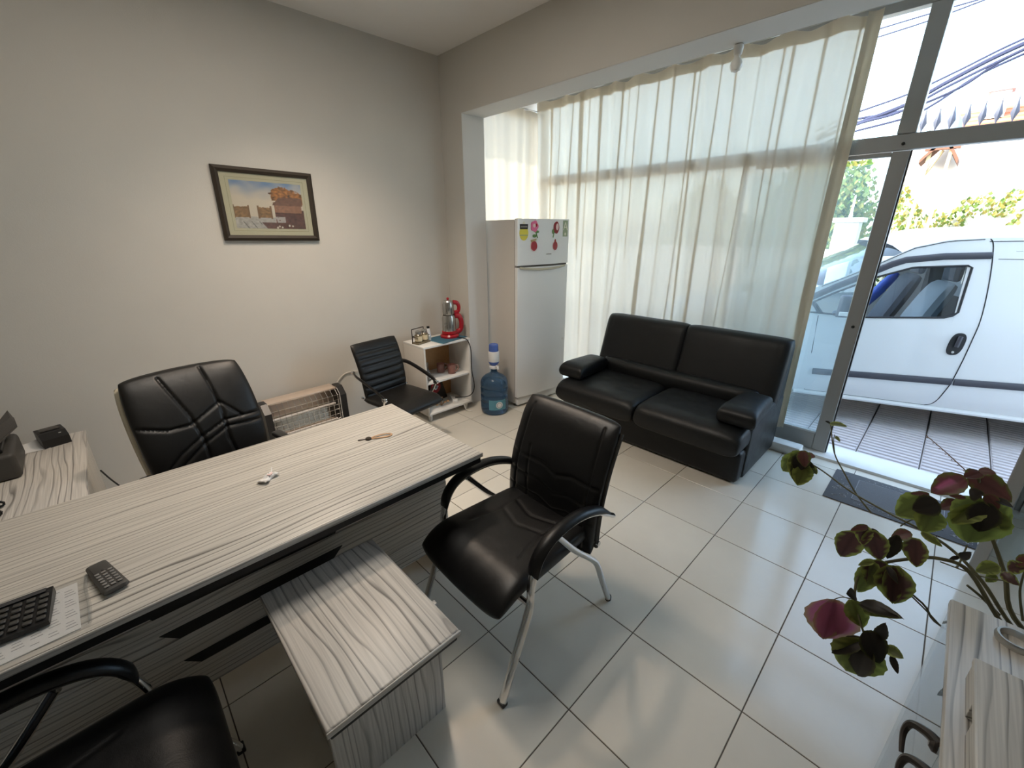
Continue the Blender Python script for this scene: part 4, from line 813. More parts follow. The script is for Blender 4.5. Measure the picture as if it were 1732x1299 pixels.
MB().prism([(-0.10, 0.0), (0.10, 0.0), (0.10, 0.07), (-0.10, 0.035)], lambda a, b: V((-0.09, a, b)), lambda a, b: V((0.09, a, b))).build('base', 'black', tp, 20)
MB().tube(spline([(0.06, -0.10, 0.065), (0.065, -0.07, 0.095), (0.07, 0.0, 0.10), (0.065, 0.07, 0.105), (0.06, 0.10, 0.08)], 5), [0.024]*5+[0.016]*11+[0.024]*5, 10).build('handset', 'black', tp)
cc = [V((0.10+0.06*sin(k*0.045*2)+0.012*cos(k*0.9), -0.08+k*0.0012, 0.016+0.010*sin(k*0.9))) for k in range(140)]
MB().tube(cc, 0.004, 5).build('coiled_cord', 'black', tp)

# ------------------------------------------------------------------ door mat
mt_ = thing('door_mat', 'dark rubber door mat with patterned border inside the door', 'mat', (3.36, -0.10, 0.0))
MB().span((-0.235, -0.36, 0.0005), (0.235, 0.355, 0.008), 0.004, 2).build('backing', 'mat_rubber', mt_)
MB().span((-0.15, -0.215, 0.008), (0.15, 0.21, 0.0105), 0.001, 1).build('centre_field', 'mat_grey', mt_)
ring_b = MB()
for (a, b, c__, d) in ((-0.155, -0.22, 0.155, -0.216), (-0.155, 0.211, 0.155, 0.215), (-0.155, -0.22, -0.151, 0.215), (0.151, -0.22, 0.155, 0.215)): ring_b.span((a, b, 0.008), (c__, d, 0.0112))
ring_b.build('inner_line', 'mat_light', mt_)
scr = MB()
for k in range(44):
    side = k % 2; yy = (-0.29 if side else 0.285)+random.uniform(-0.045, 0.045); xx = random.uniform(-0.20, 0.20); a0 = random.uniform(0, 6)
    scr.tube([(xx+0.018*(1-q*0.08)*cos(a0+q*0.7), yy+0.018*(1-q*0.08)*sin(a0+q*0.7), 0.0085) for q in range(7)], 0.0022, 5)
for k in range(26):
    side = k % 2; xx = (-0.193 if side else 0.193)+random.uniform(-0.012, 0.012); yy = -0.2+0.4*k/26; a0 = random.uniform(0, 6)
    scr.tube([(xx+0.014*(1-q*0.08)*cos(a0+q*0.7), yy+0.014*(1-q*0.08)*sin(a0+q*0.7), 0.0085) for q in range(7)], 0.0022, 5)
scr.build('scroll_pattern', 'mat_light', mt_)['kind'] = 'stuff'

# ------------------------------------------------------------------ cabinet at the right with plant behind it
CZ = 0.78
cbn = thing('side_cabinet', 'glass-fronted zebra-grain cabinet with dark handles at the bottom right', 'cabinet', (0, 0, 0))
MB().span((0.45, -0.735, CZ-0.022), (1.372, -0.195, CZ), 0.005, 2).build('top_board', 'wood_x', cbn)
MB().span((0.47, -0.73, 0.0), (0.49, -0.215, CZ-0.022), 0.002).build('side_panel', 'wood_z', cbn); MB().span((0.49, -0.73, 0.05), (1.355, -0.715, CZ-0.022), 0.002).build('back_panel', 'wood_z', cbn)
MB().span((0.49, -0.715, 0.045), (1.355, -0.215, 0.063), 0.002).build('bottom_board', 'wood_x', cbn); MB().span((0.50, -0.70, 0.0), (1.33, -0.25, 0.045)).build('plinth', 'black_edge', cbn)
MB().span((1.355, -0.715, 0.063), (1.361, -0.206, CZ-0.022)).build('end_glass', 'glass_cabinet', cbn)
for k, (xa_, xb_) in enumerate(((0.475, 0.914), (0.918, 1.361))):
    dd = MB().span((xa_, -0.205, 0.065), (xb_, -0.199, CZ-0.024)).build('door', 'glass_cabinet', cbn)
    xh = (0.862, 0.945)[k]; zh = 0.735
    MB().lathe([(0.014, 0), (0.014, 0.006), (0.007, 0.012)], 14, (xh, -0.199, zh-0.005), V((0, 1, 0))).build('handle_rose', 'bronze', dd)
    MB().tube(spline([(xh, -0.199, zh), (xh+0.012, -0.185, zh), (xh+0.025, -0.163, zh-0.012), (xh+0.018, -0.156, zh-0.035), (xh-0.012, -0.160, zh-0.058)], 6), [0.011-0.0003*q for q in range(25)], 8).build('ring_handle', 'bronze', dd)
rb_ = thing('drawer_box', 'small zebra-grain box standing on the side cabinet', 'box', (0.83, -0.46, CZ))
MB().span((-0.32, -0.24, 0.0), (0.272, 0.228, 0.045), 0.003, 1).build('body', 'black_edge', rb_)
MB().span((-0.325, -0.245, 0.045), (0.277, 0.240, 0.062), 0.003, 1).build('lid', 'wood_x', rb_)
for (a, b) in ((-0.32, 0.12), (0.165, 0.273)): MB().span((a, 0.228, 0.004), (b, 0.238, 0.046), 0.001, 1).build('front_strip', 'wood_x', rb_)
rg = thing('metal_ring', 'flat steel ring lying on the side cabinet', 'ring', tuple(at(1716, 1088, Z=CZ)))
MB().lathe([(0.024, 0.0), (0.032, 0.0), (0.034, 0.008), (0.031, 0.016), (0.027, 0.016), (0.025, 0.008), (0.024, 0.0)], 28).build('ring', 'steel', rg)

pbx = at(1722, 1050, X=1.56)+V((0.02, -0.13, 0))
pl = thing('coleus_plant', 'leggy coleus houseplant with maroon and lime leaves beside the cabinet', 'plant', (pbx.x, pbx.y, 0))
B0 = V((pbx.x, pbx.y, 0))
MB().lathe([(0.0, 0.0), (0.075, 0.0), (0.08, 0.02), (0.10, 0.56), (0.108, 0.56), (0.108, 0.585), (0.095, 0.585), (0.090, 0.54), (0.0, 0.54)], 28).build('pot', 'pot', pl)
MB().lathe([(0.0, 0.545), (0.092, 0.545)], 24).build('soil', 'soil', pl)
root = V((0, 0, 0.545))
def stem(pts, r0, r1, mtl='stem', n=5):
    P_ = spline([p if isinstance(p, V) else at(p[0], p[1], X=p[2])-B0 for p in pts], n); k = len(P_)
    return MB().tube(P_, [r0+(r1-r0)*i/(k-1) for i in range(k)], 7).build('stem', mtl, pl)
stem([root+V((-0.01, 0.02, 0)), (1712, 1060, 1.55), (1660, 982, 1.56), (1610, 930, 1.60), (1560, 897, 1.63), (1500, 866, 1.67), (1440, 832, 1.70), (1392, 797, 1.73), (1364, 780, 1.74)], 0.0055, 0.0022)
stem([root+V((0.01, 0.03, 0)), (1700, 1062, 1.52), (1640, 968, 1.50), (1590, 945, 1.47), (1540, 945, 1.45), (1480, 956, 1.42), (1452, 975, 1.40), (1446, 1012, 1.38), (1456, 1055, 1.36), (1466, 1085, 1.35)], 0.006, 0.0025)
stem([root+V((0.02, 0.0, 0)), (1715, 1045, 1.58), (1700, 975, 1.60), (1681, 918, 1.62), (1662, 872, 1.63), (1655, 800, 1.63)], 0.007, 0.003)
stem([(1474, 868, 1.68), (1448, 835, 1.70), (1428, 800, 1.72), (1411, 765, 1.74), (1405, 716, 1.75)], 0.003, 0.0018)
stem([(1412, 768, 1.74), (1410, 745, 1.75), (1412, 735, 1.75)], 0.0018, 0.0012)
stem([(1486, 960, 1.42), (1560, 1020, 1.43), (1596, 1062, 1.45), root+V((-0.03, 0.04, 0))], 0.0025, 0.003)
stem([(1508, 976, 1.42), (1560, 1026, 1.42), (1592, 1060, 1.44)], 0.002, 0.0022)
stem([(1640, 802, 1.63), (1600, 765, 1.64), (1566, 736, 1.65)], 0.0016, 0.001, 'stem_dry')
for k in range(14):
    q = at(1636-5.2*k, 800-4.7*k, X=1.635)-B0; MB().lathe([(0.0, -0.002), (0.0026, 0), (0.0, 0.002)], 5, q+V((0, 0, 0.002*(-1)**k))).build('seed_bud', 'stem_dry', pl)
stem([(1636, 990, 1.50), (1660, 1010, 1.51), (1690, 1040, 1.52)], 0.003, 0.004)
stem([(1578, 868, 1.62), (1540, 880, 1.63), (1523, 890, 1.63)], 0.0016, 0.002); stem([(1410, 1014, 1.37), (1425, 1010, 1.37), (1445, 1014, 1.38)], 0.0012, 0.0016); stem([(1636, 922, 1.60), (1625, 948, 1.56), (1618, 960, 1.53)], 0.002, 0.003)
stem([(1590, 950, 1.52), (1660, 975, 1.53), (1720, 985, 1.54)], 0.0018, 0.0018); stem([(1730, 1050, 1.56), (1725, 1000, 1.57), (1735, 960, 1.57)], 0.003, 0.0022)
G_ = V((0.28, 0.32, 0.07)); MRN = V((0.085, 0.038, 0.034)); DK = V((0.022, 0.017, 0.012)); PK = V((0.46, 0.15, 0.24)); GD = V((0.12, 0.135, 0.03)); OL = V((0.07, 0.07, 0.02)); CRM = V((0.45, 0.33, 0.18))
PAL = {'m': (MRN, G_, 0.30), 'g': (GD, G_, 0.35), 'd': (DK, OL, 0.15), 'p': (PK, CRM, 0.26), 'r': (V((0.12, 0.042, 0.035)), GD, 0.26), 'k': (V((0.16, 0.045, 0.05)), V((0.13, 0.12, 0.03)), 0.25)}
def make_leaf(kind, seed, droop, wr_):
    NXl, NYl = 8, 12; b = MB(); cols = []
    cin, crim, rw = PAL[kind]
    vs = []
    for j in range(NYl+1):
        t = j/NYl; wd = wr_*0.5*(sin(pi*min(1, t*0.92+0.04))**0.75)*(1.2-0.6*t)*(1+0.03*(-1)**j*(1 if 0 < j < NYl else 0))
        if j == NYl: wd = 0.0
        for i in range(NXl+1):
            a = -1+2*i/NXl
            z = -droop*t*t-0.10*abs(a)*wd*2*(-0.8)+0.02*sin(6*t+seed)*a+0.025*mnoise.noise(V((a*2, t*3, seed)))
            vs.append((a*wd, t, z)); rim = 1-max(abs(a), abs(2*t-1)**3)
            jag = rw*(0.8+0.9*mnoise.noise(V((a*3, t*9, seed*3.1))))
            f = max(0, min(1, (jag-rim)/0.08+0.5)); c = cin.lerp(crim, f)
            if kind == 'k' and abs(a-0.1) < 0.28 and 0.25 < t < 0.8: c = V((0.42, 0.10, 0.19))
            if abs(a) < 0.05: c = c*0.75
            cols.append(c)
    k = NXl+1
    b.add(vs, [(j*k+i, j*k+i+1, (j+1)*k+i+1, (j+1)*k+i) for j in range(NYl) for i in range(NXl)])
    o = b.build('leaf_proto', 'leaf', None, 180, merge=0); ca = o.data.color_attributes.new('Col', 'FLOAT_COLOR', 'POINT')
    for q, c in enumerate(cols): ca.data[q].color = (c.x, c.y, c.z, 1)
    me = o.data; bpy.data.objects.remove(o); me.name = 'leaf'; return me
LP = {(kd, wr_): [make_leaf(kd, s_+1.3*i, 0.12+0.10*s_, wr_) for s_ in range(2)] for i, (kd, wr_) in enumerate([(k_, w_) for k_ in PAL for w_ in (0.45, 0.8, 1.05)])}
LV = [(1358, 772, 1338, 815, .8, 'g', 1.74), (1360, 775, 1352, 822, .8, 'd', 1.73), (1357, 765, 1333, 782, .8, 'g', 1.75), (1362, 770, 1378, 772, .8, 'r', 1.75), (1364, 785, 1348, 822, .8, 'g', 1.72), (1366, 788, 1382, 800, .8, 'g', 1.74), (1355, 768, 1323, 800, .8, 'g', 1.76), (1360, 766, 1346, 800, .8, 'd', 1.72), (1358, 762, 1362, 790, .8, 'r', 1.71),
 (1633, 808, 1574, 832, .8, 'k', 1.62), (1640, 802, 1714, 846, .8, 'r', 1.64), (1655, 796, 1684, 800, .8, 'r', 1.63), (1660, 798, 1632, 806, .8, 'r', 1.63), (1575, 842, 1512, 873, .8, 'g', 1.61), (1580, 862, 1562, 901, 1.05, 'g', 1.60), (1588, 850, 1546, 862, 1.05, 'd', 1.59), (1572, 836, 1540, 834, .45, 'r', 1.60),
 (1662, 852, 1644, 926, 1.05, 'g', 1.60), (1665, 842, 1707, 898, .8, 'g', 1.61), (1660, 845, 1609, 884, .8, 'g', 1.60), (1634, 842, 1608, 838, .45, 'r', 1.59), (1682, 842, 1712, 856, .45, 'd', 1.60), (1622, 848, 1588, 860, .8, 'r', 1.62), (1670, 850, 1655, 902, .8, 'd', 1.58), (1640, 838, 1660, 834, .8, 'd', 1.60), (1668, 836, 1690, 862, .8, 'r', 1.59),
 (1447, 900, 1420, 944, .8, 'm', 1.43), (1461, 887, 1460, 922, .8, 'm', 1.42), (1473, 897, 1490, 950, .8, 'm', 1.41), (1474, 894, 1494, 914, .45, 'd', 1.42), (1468, 890, 1440, 896, .45, 'r', 1.42), (1518, 905, 1502, 950, .45, 'd', 1.43), (1542, 902, 1506, 908, .8, 'r', 1.45), (1549, 910, 1547, 960, .8, 'm', 1.44), (1558, 900, 1594, 924, .45, 'g', 1.47),
 (1493, 948, 1468, 991, .8, 'm', 1.41), (1510, 956, 1512, 1026, .45, 'm', 1.40), (1511, 956, 1514, 1026, .8, 'm', 1.405), (1482, 952, 1446, 1008, .45, 'g', 1.40), (1480, 948, 1452, 955, .45, 'g', 1.41), (1500, 958, 1520, 985, .45, 'd', 1.39),
 (1411, 1014, 1398, 1088, .8, 'p', 1.36), (1411, 1014, 1399, 1087, 1.05, 'p', 1.362), (1440, 1014, 1461, 1064, .8, 'g', 1.37), (1453, 1020, 1520, 1036, .45, 'd', 1.36), (1460, 1030, 1518, 1040, .45, 'g', 1.365), (1463, 1082, 1402, 1102, .45, 'd', 1.35), (1466, 1084, 1430, 1140, 1.05, 'g', 1.35), (1468, 1086, 1438, 1142, .8, 'd', 1.34), (1467, 1066, 1493, 1128, .8, 'd', 1.33), (1486, 1080, 1496, 1058, .45, 'd', 1.34), (1498, 1094, 1527, 1112, .8, 'g', 1.35), (1508, 1108, 1518, 1140, .45, 'd', 1.34), (1447, 1006, 1435, 1004, .8, 'd', 1.37),
 (1690, 957, 1652, 965, .8, 'g', 1.56), (1694, 968, 1722, 988, .8, 'm', 1.55), (1704, 962, 1736, 956, .8, 'm', 1.55), (1718, 948, 1746, 950, .8, 'r', 1.56), (1684, 972, 1668, 984, .8, 'g', 1.55), (1404, 716, 1431, 719, .45, 'g', 1.75), (1404, 716, 1398, 712, .45, 'd', 1.75), (1413, 738, 1420, 745, .45, 'g', 1.75), (1622, 942, 1606, 946, .45, 'd', 1.55), (1624, 944, 1640, 936, .45, 'd', 1.55)]
random.seed(11)
for (u0, v0, u1, v1, wq, kd, xd) in LV:
    a = at(u0, v0, X=xd); b = at(u1, v1, X=xd-0.012-random.uniform(0, 0.03)); y = (b-a); Lh = y.length; y.normalize()
    n_ = (V((0, 0, 1.66))-a).normalized()*0.85+V((random.uniform(-.35, .35), random.uniform(-.35, .35), 0.35)); n_ = (n_-y*n_.dot(y)).normalized(); x = y.cross(n_)
    mw = Matrix(((x.x, y.x, n_.x, 0), (x.y, y.y, n_.y, 0), (x.z, y.z, n_.z, 0), (0, 0, 0, 1)))
    o = bpy.data.objects.new('leaf', random.choice(LP[(kd, wq)])); C.objects.link(o); o.parent = pl
    o.matrix_local = Matrix.Translation(a-B0) @ mw @ Matrix.Diagonal((Lh, Lh, Lh, 1))

# ------------------------------------------------------------------ outside: pavement, street
GZ = -0.12
st(MB().span((3.95, -14, GZ-0.2), (40, 30, GZ-0.012)).span((XL-4, YP+0.2, GZ-0.2), (3.95, 30, GZ-0.012)), 'ground', 'asphalt', smooth=0)
pv = st(MB().span((3.98, -2.6, GZ-0.012), (7.6, 3.8, GZ-0.008)), 'pavement', 'grout', smooth=0)
PT = 0.40
bb = MB().box((0, 0, -0.006), (PT-0.008, PT-0.008, 0.008))
for k in range(6): bb.prism([(-0.022, -0.003), (0.022, -0.003), (0.017, 0.010), (-0.017, 0.010)], lambda a, b, k=k: V((-0.163+0.0655*k+a, -PT/2+0.010, b)), lambda a, b, k=k: V((-0.163+0.0655*k+a, PT/2-0.010, b)))
pt = bb.build('paving_slab', 'paver', pv, 0); pt.location = (4.19, 0.42, GZ)
for i in range(9):
    for j in range(-7, 8):
        if i == 0 and j == 0: continue
        put(pt, 'paving_slab', pv, (4.19+PT*i, 0.42+PT*j+(0.0), GZ))

# ------------------------------------------------------------------ van
van = thing('van', 'white panel van parked on the street outside the door', 'van', (5.121, -0.124, GZ), R(-70.5))
WID = 1.78
def lerp_tab(tab, s):
    if s <= tab[0][0]: return tab[0][1]
    for (a, b), (c__, d) in zip(tab, tab[1:]):
        if s <= c__: return b+(d-b)*(s-a)/(c__-a)
    return tab[-1][1]
TOP = [(-2.36, 0.70), (-2.32, 0.86), (-2.1, 0.97), (-1.55, 1.06), (-1.2, 1.20), (-0.9, 1.355), (-0.632, 1.505), (-0.409, 1.645), (-0.193, 1.705), (0.05, 1.722), (0.6, 1.735), (1.9, 1.735), (1.98, 1.70)]
WLO = [(-1.12, 1.06), (-0.637, 1.040), (-0.089, 1.082), (-0.040, 1.105)]
WHI = [(-1.12, 1.10), (-0.9, 1.235), (-0.625, 1.385), (-0.379, 1.480), (-0.02, 1.505)]
def off(z, s): 
    o = 0.17*max(0, z-1.03)+0.35*max(0, 0.36-z)-0.022*sin(pi*max(0, min(1, (z-0.3)/0.75)))
    if s < -1.9: o += (s+1.9)**2*0.9
    return o
def archz(s):
    z = 0.265
    for c0 in (-1.42, 1.32):
        if abs(s-c0) < 0.375: z = max(z, sqrt(0.375**2-(s-c0)**2)+0.30)
    return z
S_ = sorted(set([round(-2.36+0.04*k, 4) for k in range(109)]+[-1.12, -0.040, -0.02]))
def column(b, s0, s1, z0f, z1f, nz, side):
    for q in range(nz):
        P4 = []
        for s, qq in ((s0, q), (s1, q), (s1, q+1), (s0, q+1)):
            za, zb = z0f(s), z1f(s); z = za+(zb-za)*qq/nz; o = off(z, s)
            P4.append(V((s, o if side == 0 else WID-o, z)))
        b.add(P4, [(0, 1, 2, 3)])
body = MB()
for s0, s1 in zip(S_, S_[1:]):
    sm = (s0+s1)/2; top = lambda s: lerp_tab(TOP, s)
    for side in (0, 1):
        belt = lambda s: min(1.03, top(s)-0.001)
        column(body, s0, s1, archz, belt, 8, side)
        if top(sm) > 1.04:
            if -1.12 < sm < -0.04:
                column(body, s0, s1, belt, lambda s: lerp_tab(WLO, s), 1, side); column(body, s0, s1, lambda s: lerp_tab(WHI, s), top, 3, side)
            else: column(body, s0, s1, belt, top, 5, side)
    # crown across the roof / bonnet (windscreen left open, glazed below)
    if not (-1.53 < sm < -0.46):
        for k in range(10):
            P4 = []
            for s, kk in ((s0, k), (s1, k), (s1, k+1), (s0, k+1)):
                z = top(s); o = off(z, s); f = kk/10; P4.append(V((s-0.10*(1-(2*f-1)**2)*(1 if s < -0.4 else 0), o+(WID-2*o)*f, z+0.085*(1-(2*f-1)**4))))
            body.add(P4, [(0, 1, 2, 3)])
body.add([V((-2.36, 0.19, 0.3)), V((-2.36, WID-0.19, 0.3)), V((-2.36, WID-0.19, 0.72)), V((-2.36, 0.19, 0.72))], [(0, 1, 2, 3)])
body.add([V((1.98, off(1.0, 1.9), 0.3)), V((1.98, WID-off(1.0, 1.9), 0.3)), V((1.98, WID-0.14, 1.70)), V((1.98, 0.14, 1.70))], [(0, 1, 2, 3)])
vb = body.build('body', 'van_white', van, 35)
ws = MB()
def wsf(a, b):
    s = -1.53+1.07*b; z = lerp_tab(TOP, s); o = off(z, s); bow = 1-(2*a-1)**2
    return V((s-0.10*bow*(1-b*0.6), o+(WID-2*o)*a, z+0.07*(1-(2*a-1)**4)))
ws.grid(12, 14, wsf).build('windscreen', 'glass_car', van)
def side_pt(s, z, d=0.0): return V((s, off(z, s)-d, z))
def wpane(side):
    def f(a, b):
        s = -1.10+(1.06)*a; z = lerp_tab(WLO, s)*(1-b)+lerp_tab(WHI, s)*b; o = off(z, s)+0.012
        return V((s, o if side == 0 else WID-o, z))
    return MB().grid(24, 4, f).build('side_window', 'glass_car', van)
wpane(0); wpane(1)
# black window surround, seams, trims
loop = [(s, lerp_tab(WLO, s)) for s in [-1.10+0.05*k for k in range(22)]]+[(-0.022, 1.13), (-0.012, 1.49)]+[(s, lerp_tab(WHI, s)) for s in [-0.04-0.05*k for k in range(22)]]
MB().tube([side_pt(s, z, 0.002) for s, z in loop], 0.009, 6, closed=True).build('window_surround', 'van_dark', van)
MB().tube([side_pt(s, z, 0.004) for s, z in [(-1.10, 1.165), (-0.9, 1.29), (-0.62, 1.447), (-0.53, 1.50), (-0.443, 1.538), (-0.2, 1.572), (0.085, 1.585)]], 0.028, 8, ry=0.014, up=(0, 0, 1)).build('rain_guard', 'van_trim', van)
def seam(pts, w=0.005): return MB().tube([side_pt(s, z, 0.0005) for s, z in pts], w, 5).build('panel_seam', 'van_dark', van)
seam(spline([(0.052, 1.712, 0), (0.078, 1.66, 0), (0.11, 1.44, 0), (0.129, 1.13, 0), (0.114, 0.88, 0), (0.089, 0.57, 0), (0.073, 0.47, 0), (0.030, 0.32, 0), (-0.02, 0.285, 0)], 5) and [(p.x, p.y) for p in spline([(0.052, 1.712, 0), (0.078, 1.66, 0), (0.11, 1.44, 0), (0.129, 1.13, 0), (0.114, 0.88, 0), (0.089, 0.57, 0), (0.073, 0.47, 0), (0.030, 0.32, 0), (-0.02, 0.285, 0)], 5)], 0.004)
seam([(-0.98, 1.03), (-0.965, 0.7), (-0.94, 0.29)], 0.0035); seam([(-0.94, 0.285), (-0.4, 0.285), (-0.02, 0.285)], 0.003)
seam([(s, lerp_tab(TOP, s)-0.012) for s in [-1.0+0.06*k for k in range(18)]], 0.0035); seam([(0.05+0.1*k, lerp_tab(TOP, 0.05+0.1*k)-0.03) for k in range(15)], 0.003)
seam([(0.13+0.1*k, 1.56) for k in range(12)], 0.002)
for (a, b) in ((-0.92, 0.083), (0.098, 0.9)):
    MB().tube([side_pt(a+(b-a)*k/8, 0.535+0.045*(a+(b-a)*k/8), 0.006) for k in range(9)], 0.030, 8, ry=0.012, up=(0, 0, 1)).build('rub_strip', 'van_trim', van)
MB().tube([side_pt(-1.03+k*0.12, 0.262, 0.010) for k in range(17)], 0.022, 8, ry=0.02, up=(0, 0, 1)).build('sill', 'van_white', van)
hd_o = [(0.053*math.copysign(abs(cos(2*pi*k/28))**0.75, cos(2*pi*k/28)), 0.098*math.copysign(abs(sin(2*pi*k/28))**0.75, sin(2*pi*k/28))) for k in range(28)]
MB().prism(hd_o, lambda a, b: side_pt(0.028+a+0.10*b, 0.868+b, -0.01), lambda a, b: side_pt(0.028+a*0.92+0.10*b, 0.868+b*0.95, 0.008)).build('handle_recess', 'van_dark', van, 30)
MB().tube([side_pt(0.028+0.10*b, 0.868+b, 0.020) for b in (-0.02, 0.03, 0.07)], 0.016, 8).build('door_handle', 'van_trim', van)
MB().lathe([(0.0, 0), (0.010, 0), (0.010, 0.004), (0.0, 0.005)], 12, side_pt(0.018, 0.800, 0.008), V((0, -1, 0))).build('lock_barrel', 'steel', van)
MB().slab(0.15, 0.20, 0.10, lambda x, y, h: V((-0.80+x*(1-0.3*y), -0.13+h, 1.145+y)), None, 12, 12, p=4).build('mirror', 'van_trim', van); MB().tube([side_pt(-0.86, 1.06), V((-0.82, -0.12, 1.08))], 0.025, 8).build('mirror_arm', 'van_trim', van)
MB().box((-0.80, -0.185, 1.085), (0.13, 0.012, 0.035), 0.004).build('mirror_indicator', 'paper', van)
MB().box(side_pt(-0.70, 0.53, 0.004), (0.08, 0.012, 0.03), 0.005).build('side_lamp', 'van_trim', van)
for c0 in (-1.42, 1.32):
    for side in (0, 1):
        yy = 0.11 if side == 0 else WID-0.11; wl = MB().lathe([(0.0, -0.08), (0.20, -0.09), (0.30, -0.095), (0.315, -0.06), (0.315, 0.06), (0.30, 0.09), (0.0, 0.09)], 32, (c0, yy, 0.315), V((0, 1 if side == 0 else -1, 0))).build('wheel', 'rubber', van, 30)
        MB().lathe([(0.0, -0.10), (0.05, -0.105), (0.18, -0.085), (0.20, -0.075)], 24, (c0, yy, 0.315), V((0, 1 if side == 0 else -1, 0))).build('hub_cap', 'steel', wl)
MB().span((-2.2, 0.12, 0.24), (1.95, WID-0.12, 0.30)).build('underbody', 'van_dark', van)
MB().span((-1.45, 0.12, 0.62), (-1.02, WID-0.12, 1.0), 0.05).build('dashboard', 'van_dark', van)
MB().lathe([(0.17, -0.012), (0.19, 0), (0.17, 0.012), (0.15, 0), (0.17, -0.012)], 24, (-0.90, 0.45, 1.0), V((0.8, 0, 0.6))).build('steering_wheel', 'van_dark', van)
for yy in (0.46, 1.28):
    MB().slab(0.48, 0.50, 0.16, lambda x, y, h, yy=yy: V((-0.42+y, yy+x, 0.72+h)), None, 12, 12, p=4).build('seat_base', 'seat_grey', van)
    MB().slab(0.46, 0.62, 0.14, lambda x, y, h, yy=yy: V((-0.12+0.22*(y/0.3)*0.5+h, yy+x*(1-0.25*max(0, y)), 1.03+y)), None, 12, 12, p=4).build('seat_back', 'seat_light' if yy < 1 else 'seat_grey', van)
    MB().slab(0.26, 0.17, 0.09, lambda x, y, h, yy=yy: V((0.02+h, yy+x, 1.43+y)), None, 10, 10, p=3).build('headrest', 'seat_grey', van)
MB().span((0.22, 0.10, 0.30), (0.26, WID-0.10, 1.62)).build('bulkhead', 'van_dark', van)
MB().span((0.20, 0.6, 1.18), (0.22, 1.2, 1.45), 0.01).build('rack_panel', 'seat_light', van)
for k in range(4): MB().tube([(0.20, 0.3+0.14*k, 1.30), (0.19, 0.32+0.14*k, 1.52)], 0.010, 6).build('rack_strut', 'steel', van)
MB().tube(spline([(-0.62, 0.75, 0.86), (-0.45, 0.78, 1.10), (-0.28, 0.80, 1.38)], 6), [0.008, 0.02, 0.03, 0.038, 0.042, 0.045, 0.047, 0.05, 0.05, 0.048, 0.045, 0.04, 0.03], 10).build('furled_umbrella', 'bag_blue', van)
MB().slab(0.10, 0.20, 0.05, lambda x, y, h: V((-0.78+x, 1.55+h, 1.25+y)), None, 8, 8, p=4).build('pennant', 'red', van)

# ------------------------------------------------------------------ across the street: wall, pier, railing, hedge, house, trees, cables
gw = thing('garden_wall', 'low pale garden wall across the street', 'wall', (9.3, 0, GZ))
MB().span((0, 1.66, 0), (0.22, 9.0, 1.40), 0.01).build('wall', 'garden_wall', gw); MB().span((-0.03, 1.66, 1.40), (0.25, 9.0, 1.46), 0.008).build('coping', 'garden_wall', gw)
gp = thing('gate_pier', 'square white gate pier with a cap across the street', 'pier', (9.2, 1.43, GZ))
MB().span((-0.16, -0.16, 0), (0.16, 0.16, 1.90), 0.01).build('shaft', 'garden_wall', gp); MB().span((-0.21, -0.21, 1.90), (0.21, 0.21, 1.97), 0.01).build('cap', 'garden_wall', gp); MB().lathe([(0.03, 1.97), (0.02, 2.05), (0.012, 2.30), (0.0, 2.32)], 10).build('finial', 'chimney_white', gp)
yw = thing('yard_wall', 'tall bright ivy-covered wall across the street', 'wall', (10.3, 0, GZ))
MB().span((0, -9.0, 0), (0.25, 1.00, 3.16), 0.01).build('wall', 'garden_wall', yw)
def foliage(name, parent, n, fn, size, cols, mtl='bush_leaf', seed=1):
    rnd = random.Random(seed); b = MB(); cl = []
    for _ in range(n):
        p = fn(rnd); a = rnd.uniform(0, 6.28); t = rnd.uniform(-0.9, 0.9); s_ = size*rnd.uniform(0.6, 1.3)
        x = V((cos(a), sin(a), 0)); y = V((-sin(a)*sin(t), cos(a)*sin(t), cos(t)))
        b.add([p-x*s_*0.45, p-y*s_*0.5, p+x*s_*0.45, p+y*s_*0.6], [(0, 1, 2, 3)]); c = cols[rnd.randrange(len(cols))]; f = rnd.uniform(0.75, 1.25); cl += [(c[0]*f, c[1]*f, c[2]*f, 1)]*4
    o = b.build(name, mtl, parent, 0, merge=0); ca = o.data.color_attributes.new('Col', 'FLOAT_COLOR', 'POINT')
    for q, c in enumerate(cl): ca.data[q].color = c
    o['kind'] = 'stuff'; return o
GR = [(0.20, 0.30, 0.07), (0.30, 0.36, 0.10), (0.12, 0.20, 0.05), (0.36, 0.33, 0.08)]
def ivyfn(r):
    while True:
        y = r.uniform(-4.5, 1.1); z = 0.3+r.random()**0.8*2.95
        if mnoise.noise(V((y*1.3, z*1.3, 3)))+0.45*mnoise.noise(V((y*4, z*4, 7)))+0.22*(1-z/1.5)+0.22*max(0, (-y+0.2)) > -0.02: return V((-0.03-r.uniform(0, 0.22), y, z))
foliage('ivy', yw, 13000, ivyfn, 0.062, GR+[(0.45, 0.36, 0.10)], seed=5)
def ball(cx, cy, cz, rx, ry, rz): 
    def f(r):
        while True:
            v = V((r.uniform(-1, 1), r.uniform(-1, 1), r.uniform(-1, 1))); l = v.length
            if 0.35 < l < 1: 
                v = v*(0.75+0.25*r.random())/l**0.35; n = 1+0.22*mnoise.noise(v*2.2)
                return V((cx+v.x*rx*n, cy+v.y*ry*n, cz+v.z*rz*n))
    return f
